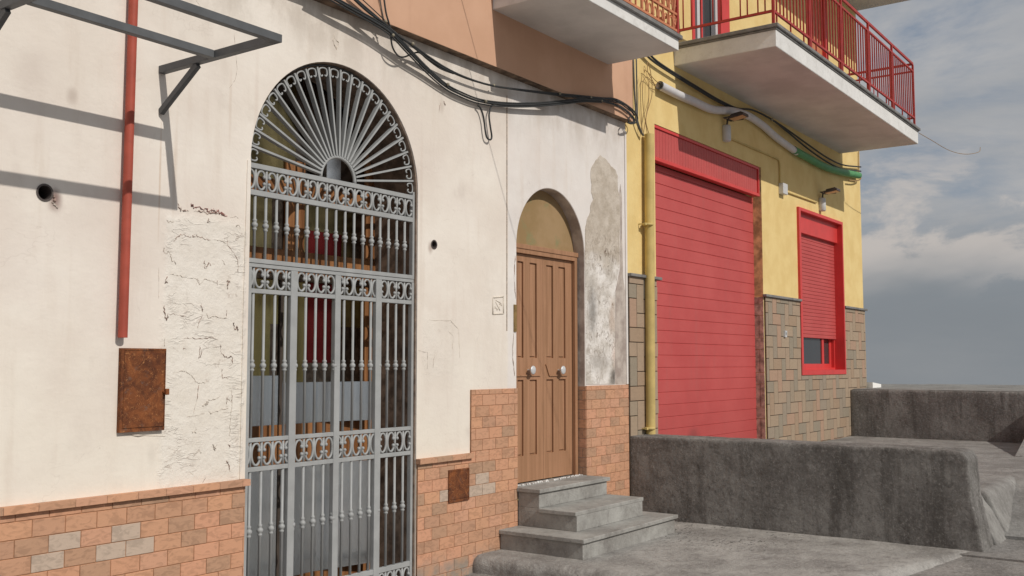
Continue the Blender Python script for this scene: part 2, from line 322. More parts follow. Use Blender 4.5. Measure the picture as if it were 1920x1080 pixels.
# ------------------------------------------------------------------ mesh helpers
class MB:
    def __init__(s): s.v = []; s.f = []; s.tone = []; s.sm = []
    def add(s, vs, fs, tone=(0, 0), smooth=False):
        o = len(s.v); s.v += [tuple(p) for p in vs]
        for f in fs:
            s.f.append(tuple(i+o for i in f)); s.tone.append(tone); s.sm.append(smooth)
        return s
    def box(s, a, b, tone=(0, 0)):
        x0, y0, z0 = (min(a[i], b[i]) for i in range(3)); x1, y1, z1 = (max(a[i], b[i]) for i in range(3))
        return s.add([(x0, y0, z0), (x1, y0, z0), (x1, y1, z0), (x0, y1, z0), (x0, y0, z1), (x1, y0, z1), (x1, y1, z1), (x0, y1, z1)],
                     [(0, 3, 2, 1), (4, 5, 6, 7), (0, 1, 5, 4), (1, 2, 6, 5), (2, 3, 7, 6), (3, 0, 4, 7)], tone)
    def bar(s, p, q, w, h, up=(0, 0, 1)):   # rectangular bar between two points
        p, q = Vector(p), Vector(q); d = (q-p).normalized(); u = Vector(up)
        if abs(d.dot(u)) > .98: u = Vector((0, 1, 0))
        a = d.cross(u).normalized(); b = a.cross(d)
        vs = [c_+a*i*w/2+b*j*h/2 for c_ in (p, q) for i, j in ((-1, -1), (1, -1), (1, 1), (-1, 1))]
        return s.add(vs, [(0, 1, 2, 3), (7, 6, 5, 4), (0, 4, 5, 1), (1, 5, 6, 2), (2, 6, 7, 3), (3, 7, 4, 0)])
    def tube(s, pts, r, n=8, caps=True):
        pts = [Vector(p) for p in pts]; rs = r if isinstance(r, (list, tuple)) else [r]*len(pts)
        vs = []; fs = []; ref = None
        for i, p in enumerate(pts):
            d = (pts[min(i+1, len(pts)-1)]-pts[max(i-1, 0)]).normalized()
            if ref is None:
                ref = Vector((0, 0, 1)) if abs(d.z) < .9 else Vector((1, 0, 0))
            a = (ref-d*ref.dot(d)).normalized(); ref = a; b = d.cross(a)
            for k in range(n):
                t_ = 2*PI*k/n; vs.append(p+(a*math.cos(t_)+b*math.sin(t_))*rs[i])
        for i in range(len(pts)-1):
            for k in range(n):
                fs.append((i*n+k, i*n+(k+1) % n, (i+1)*n+(k+1) % n, (i+1)*n+k))
        if caps: fs.append(tuple(range(n-1, -1, -1))); fs.append(tuple((len(pts)-1)*n+k for k in range(n)))
        return s.add(vs, fs, smooth=True)
    def lathe(s, c, prof, n=12):            # vertical axis, prof = (radius, z)
        vs = []; fs = []
        for r_, z_ in prof:
            for k in range(n):
                t_ = 2*PI*k/n; vs.append((c[0]+r_*math.cos(t_), c[1]+r_*math.sin(t_), c[2]+z_))
        for i in range(len(prof)-1):
            for k in range(n): fs.append((i*n+k, i*n+(k+1) % n, (i+1)*n+(k+1) % n, (i+1)*n+k))
        fs.append(tuple(range(n-1, -1, -1))); fs.append(tuple((len(prof)-1)*n+k for k in range(n)))
        return s.add(vs, fs, smooth=True)
    def ball(s, c, r, n=8):
        prof = [(r*math.sin(PI*i/6)+1e-5, -r*math.cos(PI*i/6)) for i in range(7)]
        return s.lathe(c, prof, n)
    def plate(s, outer, holes, y0, y1, rim=True, back=True):   # loops in (x, z); slab with openings
        loops = [outer]+list(holes)
        allp = [p for l in loops for p in l]
        tris = tessellate_polygon([[Vector((p[0], p[1], 0)) for p in l] for l in loops])
        n = len(allp)
        def orient(t_, yy):
            a, b, c_ = (allp[i] for i in t_)
            cr = (b[0]-a[0])*(c_[1]-a[1])-(b[1]-a[1])*(c_[0]-a[0])
            return t_ if cr > 0 else t_[::-1]
        front = [orient(tuple(t_), 0) for t_ in tris]
        s.add([(p[0], y0, p[1]) for p in allp], front)
        if back: s.add([(p[0], y1, p[1]) for p in allp], [f[::-1] for f in front])
        if rim:
            for l in loops:
                m = len(l); area = sum(l[i][0]*l[(i+1) % m][1]-l[(i+1) % m][0]*l[i][1] for i in range(m))
                for i in range(m):
                    a, b = l[i], l[(i+1) % m]
                    q = [(a[0], y0, a[1]), (a[0], y1, a[1]), (b[0], y1, b[1]), (b[0], y0, b[1])]
                    out = (area > 0) == (l is outer)
                    s.add(q, [(0, 1, 2, 3)] if not out else [(3, 2, 1, 0)])
        return s
    def prism_x(s, prof, x0, x1):           # (y, z) outline swept along x
        n = len(prof)
        vs = [(x0, p[0], p[1]) for p in prof]+[(x1, p[0], p[1]) for p in prof]
        fs = [(i, (i+1) % n, n+(i+1) % n, n+i) for i in range(n)]
        return s.add(vs, fs+[tuple(range(n-1, -1, -1)), tuple(range(n, 2*n))])
    def build(s, name, mat, parent=None, bevel=0, local=False, seg=1):
        me = bpy.data.meshes.new(name); me.from_pydata(s.v, [], s.f)
        if any(t_ != (0, 0) for t_ in s.tone):
            for nm, k in (('tone', 0), ('shift', 1)):
                at = me.attributes.new(nm, 'FLOAT', 'FACE'); at.data.foreach_set('value', [t_[k] for t_ in s.tone])
        me.polygons.foreach_set('use_smooth', s.sm)
        me.materials.append(M[mat]); me.update()
        o = bpy.data.objects.new(name, me); C.objects.link(o)
        if parent:
            o.parent = parent
            if not local: o.location = -wloc(parent)
        if bevel:
            b = o.modifiers.new('bevel', 'BEVEL'); b.width = bevel; b.segments = seg; b.limit_method = 'ANGLE'; b.angle_limit = R(35)
            if seg > 1:
                for p in me.polygons: p.use_smooth = False
        return o
def wloc(o):
    v = Vector(o.location)
    while o.parent: o = o.parent; v += Vector(o.location)
    return v
def thing(name, label, cat, loc=(0, 0, 0), group=None):
    o = bpy.data.objects.new(name, None); C.objects.link(o); o.location = loc; o.empty_display_size = .1
    o['label'] = label; o['category'] = cat
    if group: o['group'] = group
    return o
def tag(o, label, cat, group=None):
    o['label'] = label; o['category'] = cat
    if group: o['group'] = group
    return o
def struct(o): o['kind'] = 'structure'; return o
def arch(cx, zs, r, x0, x1, zb, n=40):      # arched opening outline, (x, z)
    pts = [(x0, zb), (x1, zb)]
    rx = (x1-x0)/2
    for i in range(n+1):
        t_ = PI*i/n; pts.append((cx+rx*math.cos(t_), zs+r*math.sin(t_)))
    return pts
def smoothpath(pts, k=6):                   # Catmull-Rom
    pts = [Vector(p) for p in pts]; out = []
    P_ = [pts[0]*2-pts[1]]+pts+[pts[-1]*2-pts[-2]]
    for i in range(1, len(P_)-2):
        a, b, c_, d = P_[i-1:i+3]
        for j in range(k):
            t_ = j/k
            out.append(.5*((2*b)+(c_-a)*t_+(2*a-5*b+4*c_-d)*t_*t_+(3*b-a-3*c_+d)*t_**3))
    out.append(pts[-1]); return out
def pxpath(pts, q, k=6):                    # photo measurements laid out on depth planes (x, y[, depth])
    return smoothpath([ay(p[0], p[1], p[2] if len(p) > 2 else q) for p in pts], k)

# ================================================================== plaster house (left)
house = thing('plaster_house', 'cream plastered house with brick dado, arched grey gate and pink upper storey', 'house', (5, 0, 0))
GX0, GX1, GZS, GR = 4.138, 5.740, 2.888, .802
DX0, DX1, DZS, DR = 7.027, 8.147, 2.62, .573
GCX, DCX = (GX0+GX1)/2, (DX0+DX1)/2
hole = lambda cx, cz, r: [(cx+r*math.cos(2*PI*i/20), cz+r*math.sin(2*PI*i/20)) for i in range(20)]
mb = MB().plate([(-4, -1.2), (8.955, -1.2), (8.955, 4.3), (-4, 4.3)],
                [arch(GCX, GZS, GR, GX0, GX1, -1.0), arch(DCX, DZS, DR, DX0, DX1, -1.0), hole(2.797, 2.489, .043), hole(5.93, 2.52, .033)], 0, .30)
wall = mb.build('wall', 'white_stucco', house)
# pipe sockets in the two wall holes
for hx, hz, hr in ((2.797, 2.489, .043), (5.93, 2.52, .033)):
    m_ = MB(); n_ = 20
    vs = [(hx+rr*math.cos(2*PI*i/n_), yy, hz+rr*math.sin(2*PI*i/n_)) for rr, yy in ((hr+.004, -.004), (hr-.006, -.004), (hr-.006, .25), (hr+.004, .02)) for i in range(n_)]
    fs = [(j*n_+i, j*n_+(i+1) % n_, (j+1)*n_+(i+1) % n_, (j+1)*n_+i) for j in range(2) for i in range(n_)]
    m_.add(vs, fs).build('drain_hole', 'dark_plastic', house)
# dark linings of the arched openings (brownish edge seen inside the gate arch)
def lining(cx, zs, r, x0, x1, zb, ya, yb, th, mat, nm):
    o = arch(cx, zs, r, x0, x1, zb)[1:]+[arch(cx, zs, r, x0, x1, zb)[0]]
    i_ = [(cx+(p[0]-cx)*(1-th/((x1-x0)/2)), p[1]-(th if p[1] > zs+r*.5 else th*max(0, (p[1]-zs)/r))) for p in o]
    m_ = MB(); n_ = len(o)
    vs = [(p[0], ya, p[1]) for p in o]+[(p[0], ya, p[1]) for p in i_]+[(p[0], yb, p[1]) for p in i_]
    fs = []
    for k in range(n_-1):
        fs.append((k, k+1, n_+k+1, n_+k)); fs.append((n_+k, n_+k+1, 2*n_+k+1, 2*n_+k))
    return m_.add(vs, fs).build(nm, mat, house)
lining(GCX, GZS, GR, GX0, GX1, -.9, .012, .45, .006, 'reveal_brown', 'gate_reveal')
lining(DCX, DZS, DR, DX0, DX1, -.9, .004, .26, .005, 'reveal_plaster', 'door_reveal')

# patches, cracks and marks on the stucco
def edgewob(pts, amp, sub=5):
    out = []
    for i in range(len(pts)):
        a, b = pts[i], pts[(i+1) % len(pts)]
        for k in range(sub):
            t_ = k/sub; out.append((a[0]+(b[0]-a[0])*t_+(random.uniform(-amp, amp) if k else 0), a[1]+(b[1]-a[1])*t_+(random.uniform(-amp, amp) if k else 0)))
    return out
P2 = lambda x_, y_, q=0: (lambda v: (v.x, v.z))(ay(x_, y_, q))
patch = [P2(302, 903), P2(300, 500), P2(304, 395), P2(332, 378), P2(425, 398), P2(446, 420), P2(452, 560), P2(450, 700), P2(448, 892)]
patch = [(p[0], max(p[1], .897)) for p in patch]
# narrow smooth plaster edging beside the gate
MB().plate([(4.098, .897), (4.137, .897), (4.137, 2.88), (4.11, 2.88), (4.10, 2.0)], [], -.006, .004, back=False).build('gate_edge_plaster', 'white_stucco', house)
dam = [P2(*p) for p in ((1125, 291), (1117, 300), (1108, 316), (1107, 332), (1109, 345), (1108, 360), (1112, 374), (1107, 385), (1106, 398), (1100, 412), (1097, 430), (1096.5, 470),
                        (1097.5, 560), (1098, 640), (1099, 721), (1152, 720.5), (1153, 540), (1161, 500), (1162, 420), (1161, 370), (1158, 350), (1158, 330), (1153, 318), (1145, 312), (1137, 300))]
MB().plate(edgewob(dam, .006, 3), [], -.0035, .004, back=False).build('bare_plaster_patch', 'bare_render', house)
dam2 = [P2(*p) for p in ((1153, 720.5), (1174, 720), (1174, 560), (1168, 520), (1166, 440), (1166, 370), (1163, 345), (1159, 380), (1163, 430), (1162, 505), (1154, 545))]
MB().plate(dam2, [], -.0022, .004, back=False).build('worn_plaster_strip', 'reveal_plaster', house)
# slim channel at the corner with the yellow house
MB().box((8.925, -.012, 1.40), (8.958, .0, 3.98)).build('corner_strip', 'white_stucco', house)
MB().box((6.883, -.004, 1.88), (6.891, .002, 3.90)).build('plaster_seam', 'dirt', house)

def scribble(pts, q=-.004, r=.003, amp=.006, mat='dirt', nm='scratch_mark', sub=6, fade=True):
    p = [ay(a, b, q) for a, b in pts]; out = []
    for i in range(len(p)-1):
        for k in range(sub):
            v = p[i].lerp(p[i+1], k/sub); v.x += random.uniform(-amp, amp); v.z += random.uniform(-amp, amp); out.append(v)
    out.append(p[-1])
    rs = [r*.62*random.choice([.15, .5, .8, 1.15, .35]) for _ in out]; rs[0] = rs[-1] = r*.1
    return MB().tube(out, rs, 5).build(nm, mat, house)
Z1 = lambda pts: [(280+a/5.4, 360+b/5.4) for a, b in pts]
Z2 = lambda pts: [(280+a/5.4, 560+b/5.4) for a, b in pts]
Z3 = lambda pts: [(280+a/5.4, 740+b/5.4) for a, b in pts]
simple('brown_mark', B(.37, .27, .23), .95, .4, 60)
simple('red_mark', B(.40, .19, .17), .95, .5, 60)
simple('grey_mark', B(.58, .52, .46), .95, .3, 60)
for pts, r, amp, mt in [
    (Z1([(298, 110), (312, 190), (330, 150)]), .006, .007, 'brown_mark'), (Z1([(340, 180), (400, 195)]), .006, .005, 'brown_mark'),
    (Z1([(420, 120), (440, 150), (520, 160), (600, 190), (700, 200), (790, 245)]), .007, .012, 'red_mark'),
    (Z1([(460, 190), (560, 210), (640, 215), (700, 215)]), .006, .008, 'brown_mark'), (Z1([(640, 180), (690, 200), (770, 230)]), .006, .013, 'red_mark'),
    (Z1([(820, 258), (870, 245), (905, 270)]), .003, .003, 'grey_mark'), (Z1([(170, 280), (200, 300), (250, 300)]), .004, .007, 'grey_mark'),
    (Z1([(600, 265), (590, 300), (620, 300)]), .004, .006, 'brown_mark'), (Z1([(880, 340), (900, 320), (915, 370)]), .004, .010, 'grey_mark'),
    (Z1([(250, 510), (285, 450), (340, 430), (410, 455), (460, 460)]), .0035, .005, 'brown_mark'), (Z1([(440, 450), (480, 440), (550, 470), (620, 490)]), .004, .008, 'brown_mark'),
    (Z1([(640, 485), (720, 490), (780, 520)]), .0035, .003, 'grey_mark'), (Z1([(790, 450), (790, 530), (850, 610), (890, 680), (900, 760), (898, 850)]), .0035, .003, 'brown_mark'),
    (Z1([(150, 560), (150, 620), (205, 610), (240, 700), (270, 725)]), .004, .007, 'grey_mark'), (Z1([(560, 690), (565, 780), (600, 720), (625, 745)]), .0045, .006, 'brown_mark'),
    (Z1([(735, 680), (770, 740)]), .003, .003, 'grey_mark'), (Z1([(205, 830), (300, 845), (400, 870), (470, 870), (515, 940), (560, 880), (650, 905), (690, 930)]), .0035, .004, 'grey_mark'),
    (Z1([(180, 860), (160, 915), (190, 915)]), .005, .007, 'brown_mark'), (Z1([(490, 880), (515, 945)]), .004, .004, 'brown_mark'),
    (Z1([(775, 900), (820, 905), (790, 940), (795, 985)]), .006, .006, 'brown_mark'), (Z1([(690, 890), (690, 945)]), .005, .003, 'brown_mark'),
    (Z1([(97, 765), (97, 1000), (95, 1080)]), .0025, .001, 'grey_mark'), (Z1([(870, 1020), (890, 1060)]), .004, .006, 'grey_mark'),
    (Z2([(150, 60), (160, 170), (175, 220), (190, 150)]), .006, .005, 'brown_mark'), (Z2([(190, 155), (280, 160), (370, 185)]), .0035, .005, 'brown_mark'),
    (Z2([(535, 60), (540, 130), (520, 70)]), .004, .008, 'brown_mark'), (Z2([(545, 160), (500, 250), (488, 305)]), .003, .002, 'brown_mark'),
    (Z2([(580, 150), (600, 200), (640, 180), (720, 190), (790, 200)]), .0045, .005, 'grey_mark'), (Z2([(785, 110), (780, 200)]), .003, .003, 'brown_mark'),
    (Z2([(850, 240), (870, 310), (890, 280), (895, 330)]), .006, .006, 'brown_mark'), (Z2([(340, 405), (430, 400), (520, 405), (620, 395), (690, 415)]), .0035, .005, 'brown_mark'),
    (Z2([(515, 480), (505, 600), (530, 560), (535, 510)]), .0045, .004, 'brown_mark'), (Z2([(340, 500), (375, 515)]), .005, .004, 'brown_mark'),
    (Z2([(725, 470), (720, 530), (760, 590), (800, 600), (835, 580), (845, 650)]), .005, .005, 'brown_mark'), (Z2([(155, 400), (150, 490)]), .004, .003, 'grey_mark'),
    (Z2([(240, 755), (330, 735), (370, 740), (430, 780), (470, 840), (510, 855), (560, 850), (600, 830)]), .0035, .004, 'grey_mark'),
    (Z2([(735, 710), (740, 800), (800, 805)]), .004, .003, 'brown_mark'), (Z2([(500, 870), (485, 1020)]), .004, .002, 'brown_mark'), (Z2([(600, 1030), (650, 1025), (720, 980)]), .0035, .004, 'grey_mark'),
    (Z2([(835, 930), (838, 1050), (785, 1010), (785, 1070)]), .004, .004, 'brown_mark'),
    (Z3([(490, 10), (450, 190)]), .003, .002, 'grey_mark'), (Z3([(540, 110), (600, 70), (570, 110)]), .006, .006, 'grey_mark'), (Z3([(600, 170), (625, 190), (720, 150), (800, 140)]), .0045, .004, 'grey_mark'),
    (Z3([(380, 225), (450, 215), (560, 190)]), .0035, .003, 'grey_mark'), (Z3([(835, 0), (830, 180), (820, 280), (810, 420)]), .003, .004, 'grey_mark'),
    (Z3([(435, 385), (465, 380), (470, 340)]), .005, .005, 'grey_mark'), (Z3([(640, 500), (660, 560), (680, 510)]), .006, .008, 'grey_mark'), (Z3([(800, 500), (820, 530)]), .006, .004, 'brown_mark'),
    (Z3([(440, 620), (500, 560), (530, 590)]), .004, .006, 'grey_mark'), (Z3([(785, 660), (800, 700), (820, 780)]), .006, .005, 'brown_mark'), (Z3([(570, 840), (535, 900)]), .004, .002, 'brown_mark'),
    ([(403, 24), (428, 30), (441, 42)], .003, .002, 'grey_mark'), ([(439, 62), (445, 130), (441, 150), (430, 165)], .0025, .001, 'grey_mark'),
    ([(367, 0), (377, 13)], .003, .001, 'grey_mark'),
    ([(628, 68), (624, 76), (631, 92), (636, 80), (628, 72)], .006, .003, 'plaster_ridge'), ([(624, 70), (630, 58), (645, 52)], .004, .002, 'plaster_ridge'),
    ([(826, 192), (823, 212)], .004, .004, 'brown_mark'), ([(832, 190), (835, 198)], .007, .004, 'brown_mark'),
    ([(804, 600), (845, 601), (860, 618), (862, 672)], .004, .002, 'plaster_ridge'), ([(840, 620), (850, 630), (848, 655)], .003, .003, 'plaster_ridge'),
    ([(784, 658), (802, 660), (801, 692)], .0035, .004, 'grey_mark'), ([(816, 656), (812, 690)], .005, .006, 'grey_mark'),
    ([(232, 815), (310, 818)], .010, .001, 'plaster_ridge'),
    ([(100, 366), (103, 372), (102, 380)], .013, .002, 'brown_mark'), ([(97, 378), (104, 385), (108, 390)], .008, .004, 'grey_mark'),
    ([(1128, 340), (1127, 395), (1123, 405), (1100, 442)], .0045, .003, 'dirt'), ([(1122, 300), (1113, 330), (1111, 372)], .004, .002, 'dirt'), ([(1140, 305), (1147, 340), (1148, 375)], .0035, .002, 'grey_mark'),
]: scribble(pts, -.001 if r < .006 else -.003, r, amp, mt)
# square embossed patch between the gate and the door
m_ = MB()
for a, b in (((924, 558), (944, 556)), ((944, 556), (944, 588)), ((944, 588), (924, 589)), ((924, 589), (924, 558))):
    m_.tube([ay(a[0], a[1], -.002), ay(b[0], b[1], -.002)], .006, 6)
for k in range(7):
    m_.tube([ay(927+random.uniform(0, 14), 562+random.uniform(0, 22), -.001), ay(927+random.uniform(0, 14), 562+random.uniform(0, 22), -.001)], .004, 6)
m_.build('embossed_plaster', 'plaster_ridge', house)

# brick dado: tiles laid over a grout bed
greys = [P2(*p, -.016) for p in ((118, 1014), (86, 1052), (233, 997), (205, 1031), (260, 1022), (829, 929), (903, 894), (892, 917), (916, 913), (1118, 774))]
def rect_tiles(mb, rects, zones, y0, y1, gap, holes=(), smooth=False):
    for (x0, z0, x1, z1) in rects:
        x0, z0, x1, z1 = x0+gap/2, z0+gap/2, x1-gap/2, z1-gap/2
        tone = (random.random(), random.random())
        if any(x0 < q[0] < x1 and z0 < q[1] < z1 for q in greys): tone = (2.0, tone[1])
        for (a, b, c_, d) in zones:
            X0, Z0, X1, Z1 = max(x0, a), max(z0, b), min(x1, c_), min(z1, d)
            if X1-X0 > .006 and Z1-Z0 > .006:
                i = min(.0018, (X1-X0)/3, (Z1-Z0)/3)
                vs = [(X0, y1, Z0), (X1, y1, Z0), (X1, y1, Z1), (X0, y1, Z1), (X0, y0+i, Z0), (X1, y0+i, Z0), (X1, y0+i, Z1), (X0, y0+i, Z1),
                      (X0+i, y0, Z0+i), (X1-i, y0, Z0+i), (X1-i, y0, Z1-i), (X0+i, y0, Z1-i)]
                fs = [(8, 9, 10, 11), (4, 5, 9, 8), (5, 6, 10, 9), (6, 7, 11, 10), (7, 4, 8, 11), (0, 1, 5, 4), (1, 2, 6, 5), (2, 3, 7, 6), (3, 0, 4, 7)]
                mb.add(vs, fs, tone)
BW, BH, BZ = .1785, .0895, .0995
def brick_rects(x0, x1, z0, z1, xo=0.0):
    out = []
    r0 = math.floor((z0-BZ)/BH)-1
    r = r0
    while BZ+r*BH < z1:
        zz = BZ+r*BH; off = xo+(BW/2 if r % 2 else 0)
        k = math.floor((x0-off)/BW)-1
        while off+k*BW < x1:
            out.append((off+k*BW, zz, off+(k+1)*BW, zz+BH)); k += 1
        r += 1
    return out
def dado(nm, zones, gapmat='grout', parent=house, grey=()):
    mb = MB(); xs = min(q[0] for q in zones), max(q[2] for q in zones); zs = min(q[1] for q in zones), max(q[3] for q in zones)
    rect_tiles(mb, brick_rects(xs[0], xs[1], zs[0], zs[1], 3.053-17*BW), zones, -.016, -.008, .0042)
    for (a, b, c_, d) in zones: mb.box((a, -.0115, b), (c_, 0, d), (.999, .5))
    o = mb.build(nm, 'brick_tile', parent)
    # grout bed gets its own slot
    o.data.materials.append(M[gapmat])
    n = len(zones)*6
    for p in list(o.data.polygons)[-n:]: p.material_index = 1
    return o
dado('brick_dado', [(-4, -1.1, 4.135, .856)])
dado('brick_dado', [(5.743, -1.1, 7.025, .856), (6.388, .856, 7.025, 1.395)])
dado('brick_dado', [(8.1465, .0, 8.953, 1.395)])
# brick on the door reveal
m_ = MB()
for r in range(-1, 15):
    z0, z1 = BZ+r*BH, min(BZ+(r+1)*BH, 1.393)
    cut = .03 if r % 2 else .09
    for a, b in ((-.012, cut), (cut, .115)):
        if b-a > .01: m_.box((8.138, a+.002, z0+.0025), (8.146, b-.002, z1-.0025), (random.random(), random.random()))
m_.build('brick_reveal', 'brick_tile', house)
# protruding brick ledges
for nm, xa, xb in (('brick_ledge', -4, 4.150), ('brick_ledge', 5.735, 6.388)):
    m_ = MB(); k = xa
    while k < xb:
        e = min(xb, k+random.choice([.17, .18, .20, .19])); m_.box((k+.001, -.046, .857), (e-.001, 0, .895), (random.random()*.9, random.random())); k = e
    m_.build(nm, 'brick_tile', house)

# steel utility doors
def rustbox(nm, x0, x1, z0, z1, label, knob=False):
    g = thing(nm, label, 'utility box', ((x0+x1)/2, 0, z0))
    MB().plate([(x0, z0), (x1, z0), (x1, z1), (x0, z1)], [[(x0+.018, z0+.02), (x1-.004, z0+.02), (x1-.004, z1-.012), (x0+.018, z1-.012)]], -.028, -.001).build('frame', 'rust', g)
    MB().box((x0+.021, -.026, z0+.023), (x1-.006, -.004, z1-.014)).build('door', 'rust', g)
    if knob:
        MB().tube([(x1-.012, -.026, z0+.215), (x1-.012, -.045, z0+.215)], .008, 10).box((x1-.018, -.062, z0+.20), (x1+.004, -.045, z0+.235)).build('handle', 'rust', g, bevel=.004)
    return g
rustbox('utility_box', 3.252, 3.537, 1.226, 1.688, 'large rusty steel utility box with a knob on the cream wall', True)
rustbox('utility_box', 6.096, 6.348, .533, .783, 'small square rusty cover set in the brick dado')

# red iron downpipe
g = thing('waste_pipe', 'straight red painted pipe ending above the rusty box', 'pipe', (3.27, -.035, 1.74))
m_ = MB(); n_ = 16
xb, zb_ = ay(230, 633, -.035).x, ay(230, 633, -.035).z
m_.tube([(xb, -.035, zb_), (xb+.01, -.035, 4.8)], .026, 16, caps=False)
m_.tube([(xb+.01, -.035, 4.8), (xb, -.035, zb_)], .021, 16, caps=False).build('pipe', 'red_pipe', g)
MB().lathe((xb+.004, -.035, 4.35), [(.027, -.02), (.031, -.018), (.031, .018), (.027, .02)], 14).build('bracket', 'red_pipe', g)

# ---- grey gate
gate = bpy.data.objects.new('gate', None); C.objects.link(gate); gate.parent = house
gate.location = Vector((GCX, .03, 0))-wloc(house)
def rail(z0, z1, x0=GX0+.008, x1=GX1-.006, d=.032, y0=.030): MB().box((x0, y0, z0), (x1, y0+d, z1)).build('rail', 'gate_paint', gate, bevel=.002)
for z0, z1 in ((2.845, 2.878), (2.672, 2.707), (2.240, 2.269), (2.213, 2.2365)): rail(z0, z1)
ST = [(4.150, 4.190), (4.517, 4.575), (4.919, 4.972), (5.324, 5.384), (5.712, 5.737)]
for z0, z1 in ((2.048, 2.077), (1.110, 1.137), (.927, .956), (.113, .149), (-.09, -.05)): rail(z0, z1, d=.028, y0=.0315)
for k, (a, b) in enumerate(ST):
    MB().box((a, .028, -.30), (b, .066, 2.2125)).build('stile', 'gate_paint', gate, bevel=.002)
for a, b in ((4.144, 4.165), (5.716, 5.737)):
    MB().box((a, .028, 2.2375), (b, .066, 2.905)).build('stile', 'gate_paint', gate, bevel=.002)
BX = [4.217+k*.0891 for k in range(17)]
knob = [(.0095, -.042), (.015, -.038), (.016, -.030), (.0105, -.022), (.020, -.015), (.0215, -.004), (.018, .006), (.0105, .011), (.015, .018), (.0155, .028), (.0095, .034)]
def baluster(x_, z0, z1, zk):
    prof = [(.0095, z0-zk)]+knob+[(.0095, z1-zk)]
    return MB().lathe((x_, .046, zk), prof, 12).build('baluster', 'gate_paint', gate)
for x_ in BX:
    baluster(x_, 2.266, 2.674, 2.490)
    baluster(x_, 1.134, 2.050, 1.596)
    baluster(x_, .147, .929, .563)
def cscroll(cx, z0, z1, side):
    """side +1: opens towards +x"""
    zc, b = (z0+z1)/2, (z1-z0)/2-.008; a = .036; pts = []
    for i in range(19):
        th = R(62)+R(236)*i/18; pts.append((cx+side*a*math.cos(th)*1.0, .044, zc+b*math.sin(th)))
    up_ = pts[0]; dn = pts[-1]
    head = [(cx+side*.027, .044, zc+b*.62), (cx+side*.022, .044, zc+b*.40)]
    pts = head[::-1]+pts+[(cx+side*.027, .044, zc-b*.62), (cx+side*.022, .044, zc-b*.40)]
    m_ = MB().tube(smoothpath(pts, 2), .0082, 7)
    m_.ball((cx+side*.024, .042, zc+b*.36), .0125); m_.ball((cx+side*.024, .042, zc-b*.36), .0125)
    return m_.build('scroll', 'gate_paint', gate)
for z0, z1 in ((2.706, 2.846), (2.076, 2.214), (.955, 1.111), (-.05, .114)):
    for k in range(-1, 17):
        cx = BX[0]+(k+.5)*.0891; side = 1 if k % 2 == 0 else -1
        if cx < 4.15 or cx > 5.735: continue
        cscroll(cx, z0+.002, z1-.002, side)
    for x_ in BX: MB().tube([(x_, .046, z0), (x_, .046, z1)], .0085, 8).build('upright', 'gate_paint', gate)
HX, HZ = 4.943, 2.877
m_ = MB().tube([(HX+.165*math.cos(PI*i/24), .045, HZ+.165*math.sin(PI*i/24)) for i in range(25)], .0135, 10)
m_.build('fan_hub', 'gate_paint', gate)
for k in range(1, 22):
    th = PI*k/22
    d = Vector((math.cos(th), 0, math.sin(th)))
    p0 = Vector((HX, .047, HZ))+d*.172; p1 = Vector((HX, .047, HZ))+d*.785
    n_ = Vector((-math.sin(th), 0, math.cos(th)))
    m_ = MB(); w = .0068
    vs = [p+n_*s1*w+Vector((0, s2*.018, 0)) for p in (p0, p1) for s1, s2 in ((-1, -1), (1, -1), (1, 1), (-1, 1))]
    m_.add(vs, [(3, 2, 1, 0), (4, 5, 6, 7), (1, 5, 4, 0), (2, 6, 5, 1), (3, 7, 6, 2), (0, 4, 7, 3)]).build('spoke', 'gate_paint', gate)
for k in range(22):
    th = PI*(k+.5)/22; d = Vector((math.cos(th), 0, math.sin(th))); n_ = Vector((math.sin(th), 0, -math.cos(th)))
    o = Vector((HX, .040, HZ)); L_ = lambda u, r: o+d*r+n_*u
    pts = [L_(-.010, .730), L_(-.020, .722), L_(-.031, .729), L_(-.036, .750), L_(-.031, .772), L_(0, .780), L_(.031, .772), L_(.036, .750), L_(.031, .729), L_(.020, .722), L_(.010, .730)]
    MB().tube(smoothpath(pts, 3), [.0062]*31, 6).build('fan_scroll', 'gate_paint', gate)
# arched flat bar that holds the fan
m_ = MB().tube([(HX+.793*math.cos(PI*i/40), .055, HZ+.005+.796*math.sin(PI*i/40)) for i in range(41)], .006, 6)
m_.build('fan_rim', 'dark_steel', gate)

# ---- vestibule and inner wooden door
vest = bpy.data.objects.new('vestibule', None); C.objects.link(vest); vest.parent = house
vest.location = Vector((4.9, .5, 0))-wloc(house)
MB().box((5.745, .30, -.6), (6.0, .515, 4.05)).build('side_wall', 'dark_stone', vest)
MB().box((6.0, .35, -.6), (8.69, .45, 4.05)).build('side_wall', 'olive_wall', vest)
MB().box((3.9, .30, -.6), (4.13, 3.2, 4.05)).build('side_wall', 'dark_stone', vest)
MB().box((8.60, .451, -.6), (8.69, 3.2, 4.05)).build('side_wall', 'olive_wall', vest)
MB().box((3.9, 3.0, -.6), (8.69, 3.2, 4.05)).build('back_wall', 'olive_wall', vest)
MB().box((3.9, .31, 4.051), (8.69, 3.2, 4.10)).build('ceiling', 'room_dark', vest)
MB().box((3.9, .05, -.5), (8.69, 3.2, -.3)).build('floor', 'dark_stone', vest)
inner = bpy.data.objects.new('inner_door', None); C.objects.link(inner); inner.parent = house
inner.location = Vector((5.1, .45, 0))-wloc(house)
Q = .45
W_ = lambda x0, x1, z0, z1, y0=Q, y1=Q+.06, mt='inner_wood', nm='frame_rail': MB().box((x0, y0, z0), (x1, y1, z1)).build(nm, mt, inner, bevel=.003)
W_(4.45, 5.743, 2.235, 2.405, Q-.02, Q+.05)
W_(4.45, 5.743, 2.19, 2.2345, Q-.005, Q+.04, 'brown_panel')
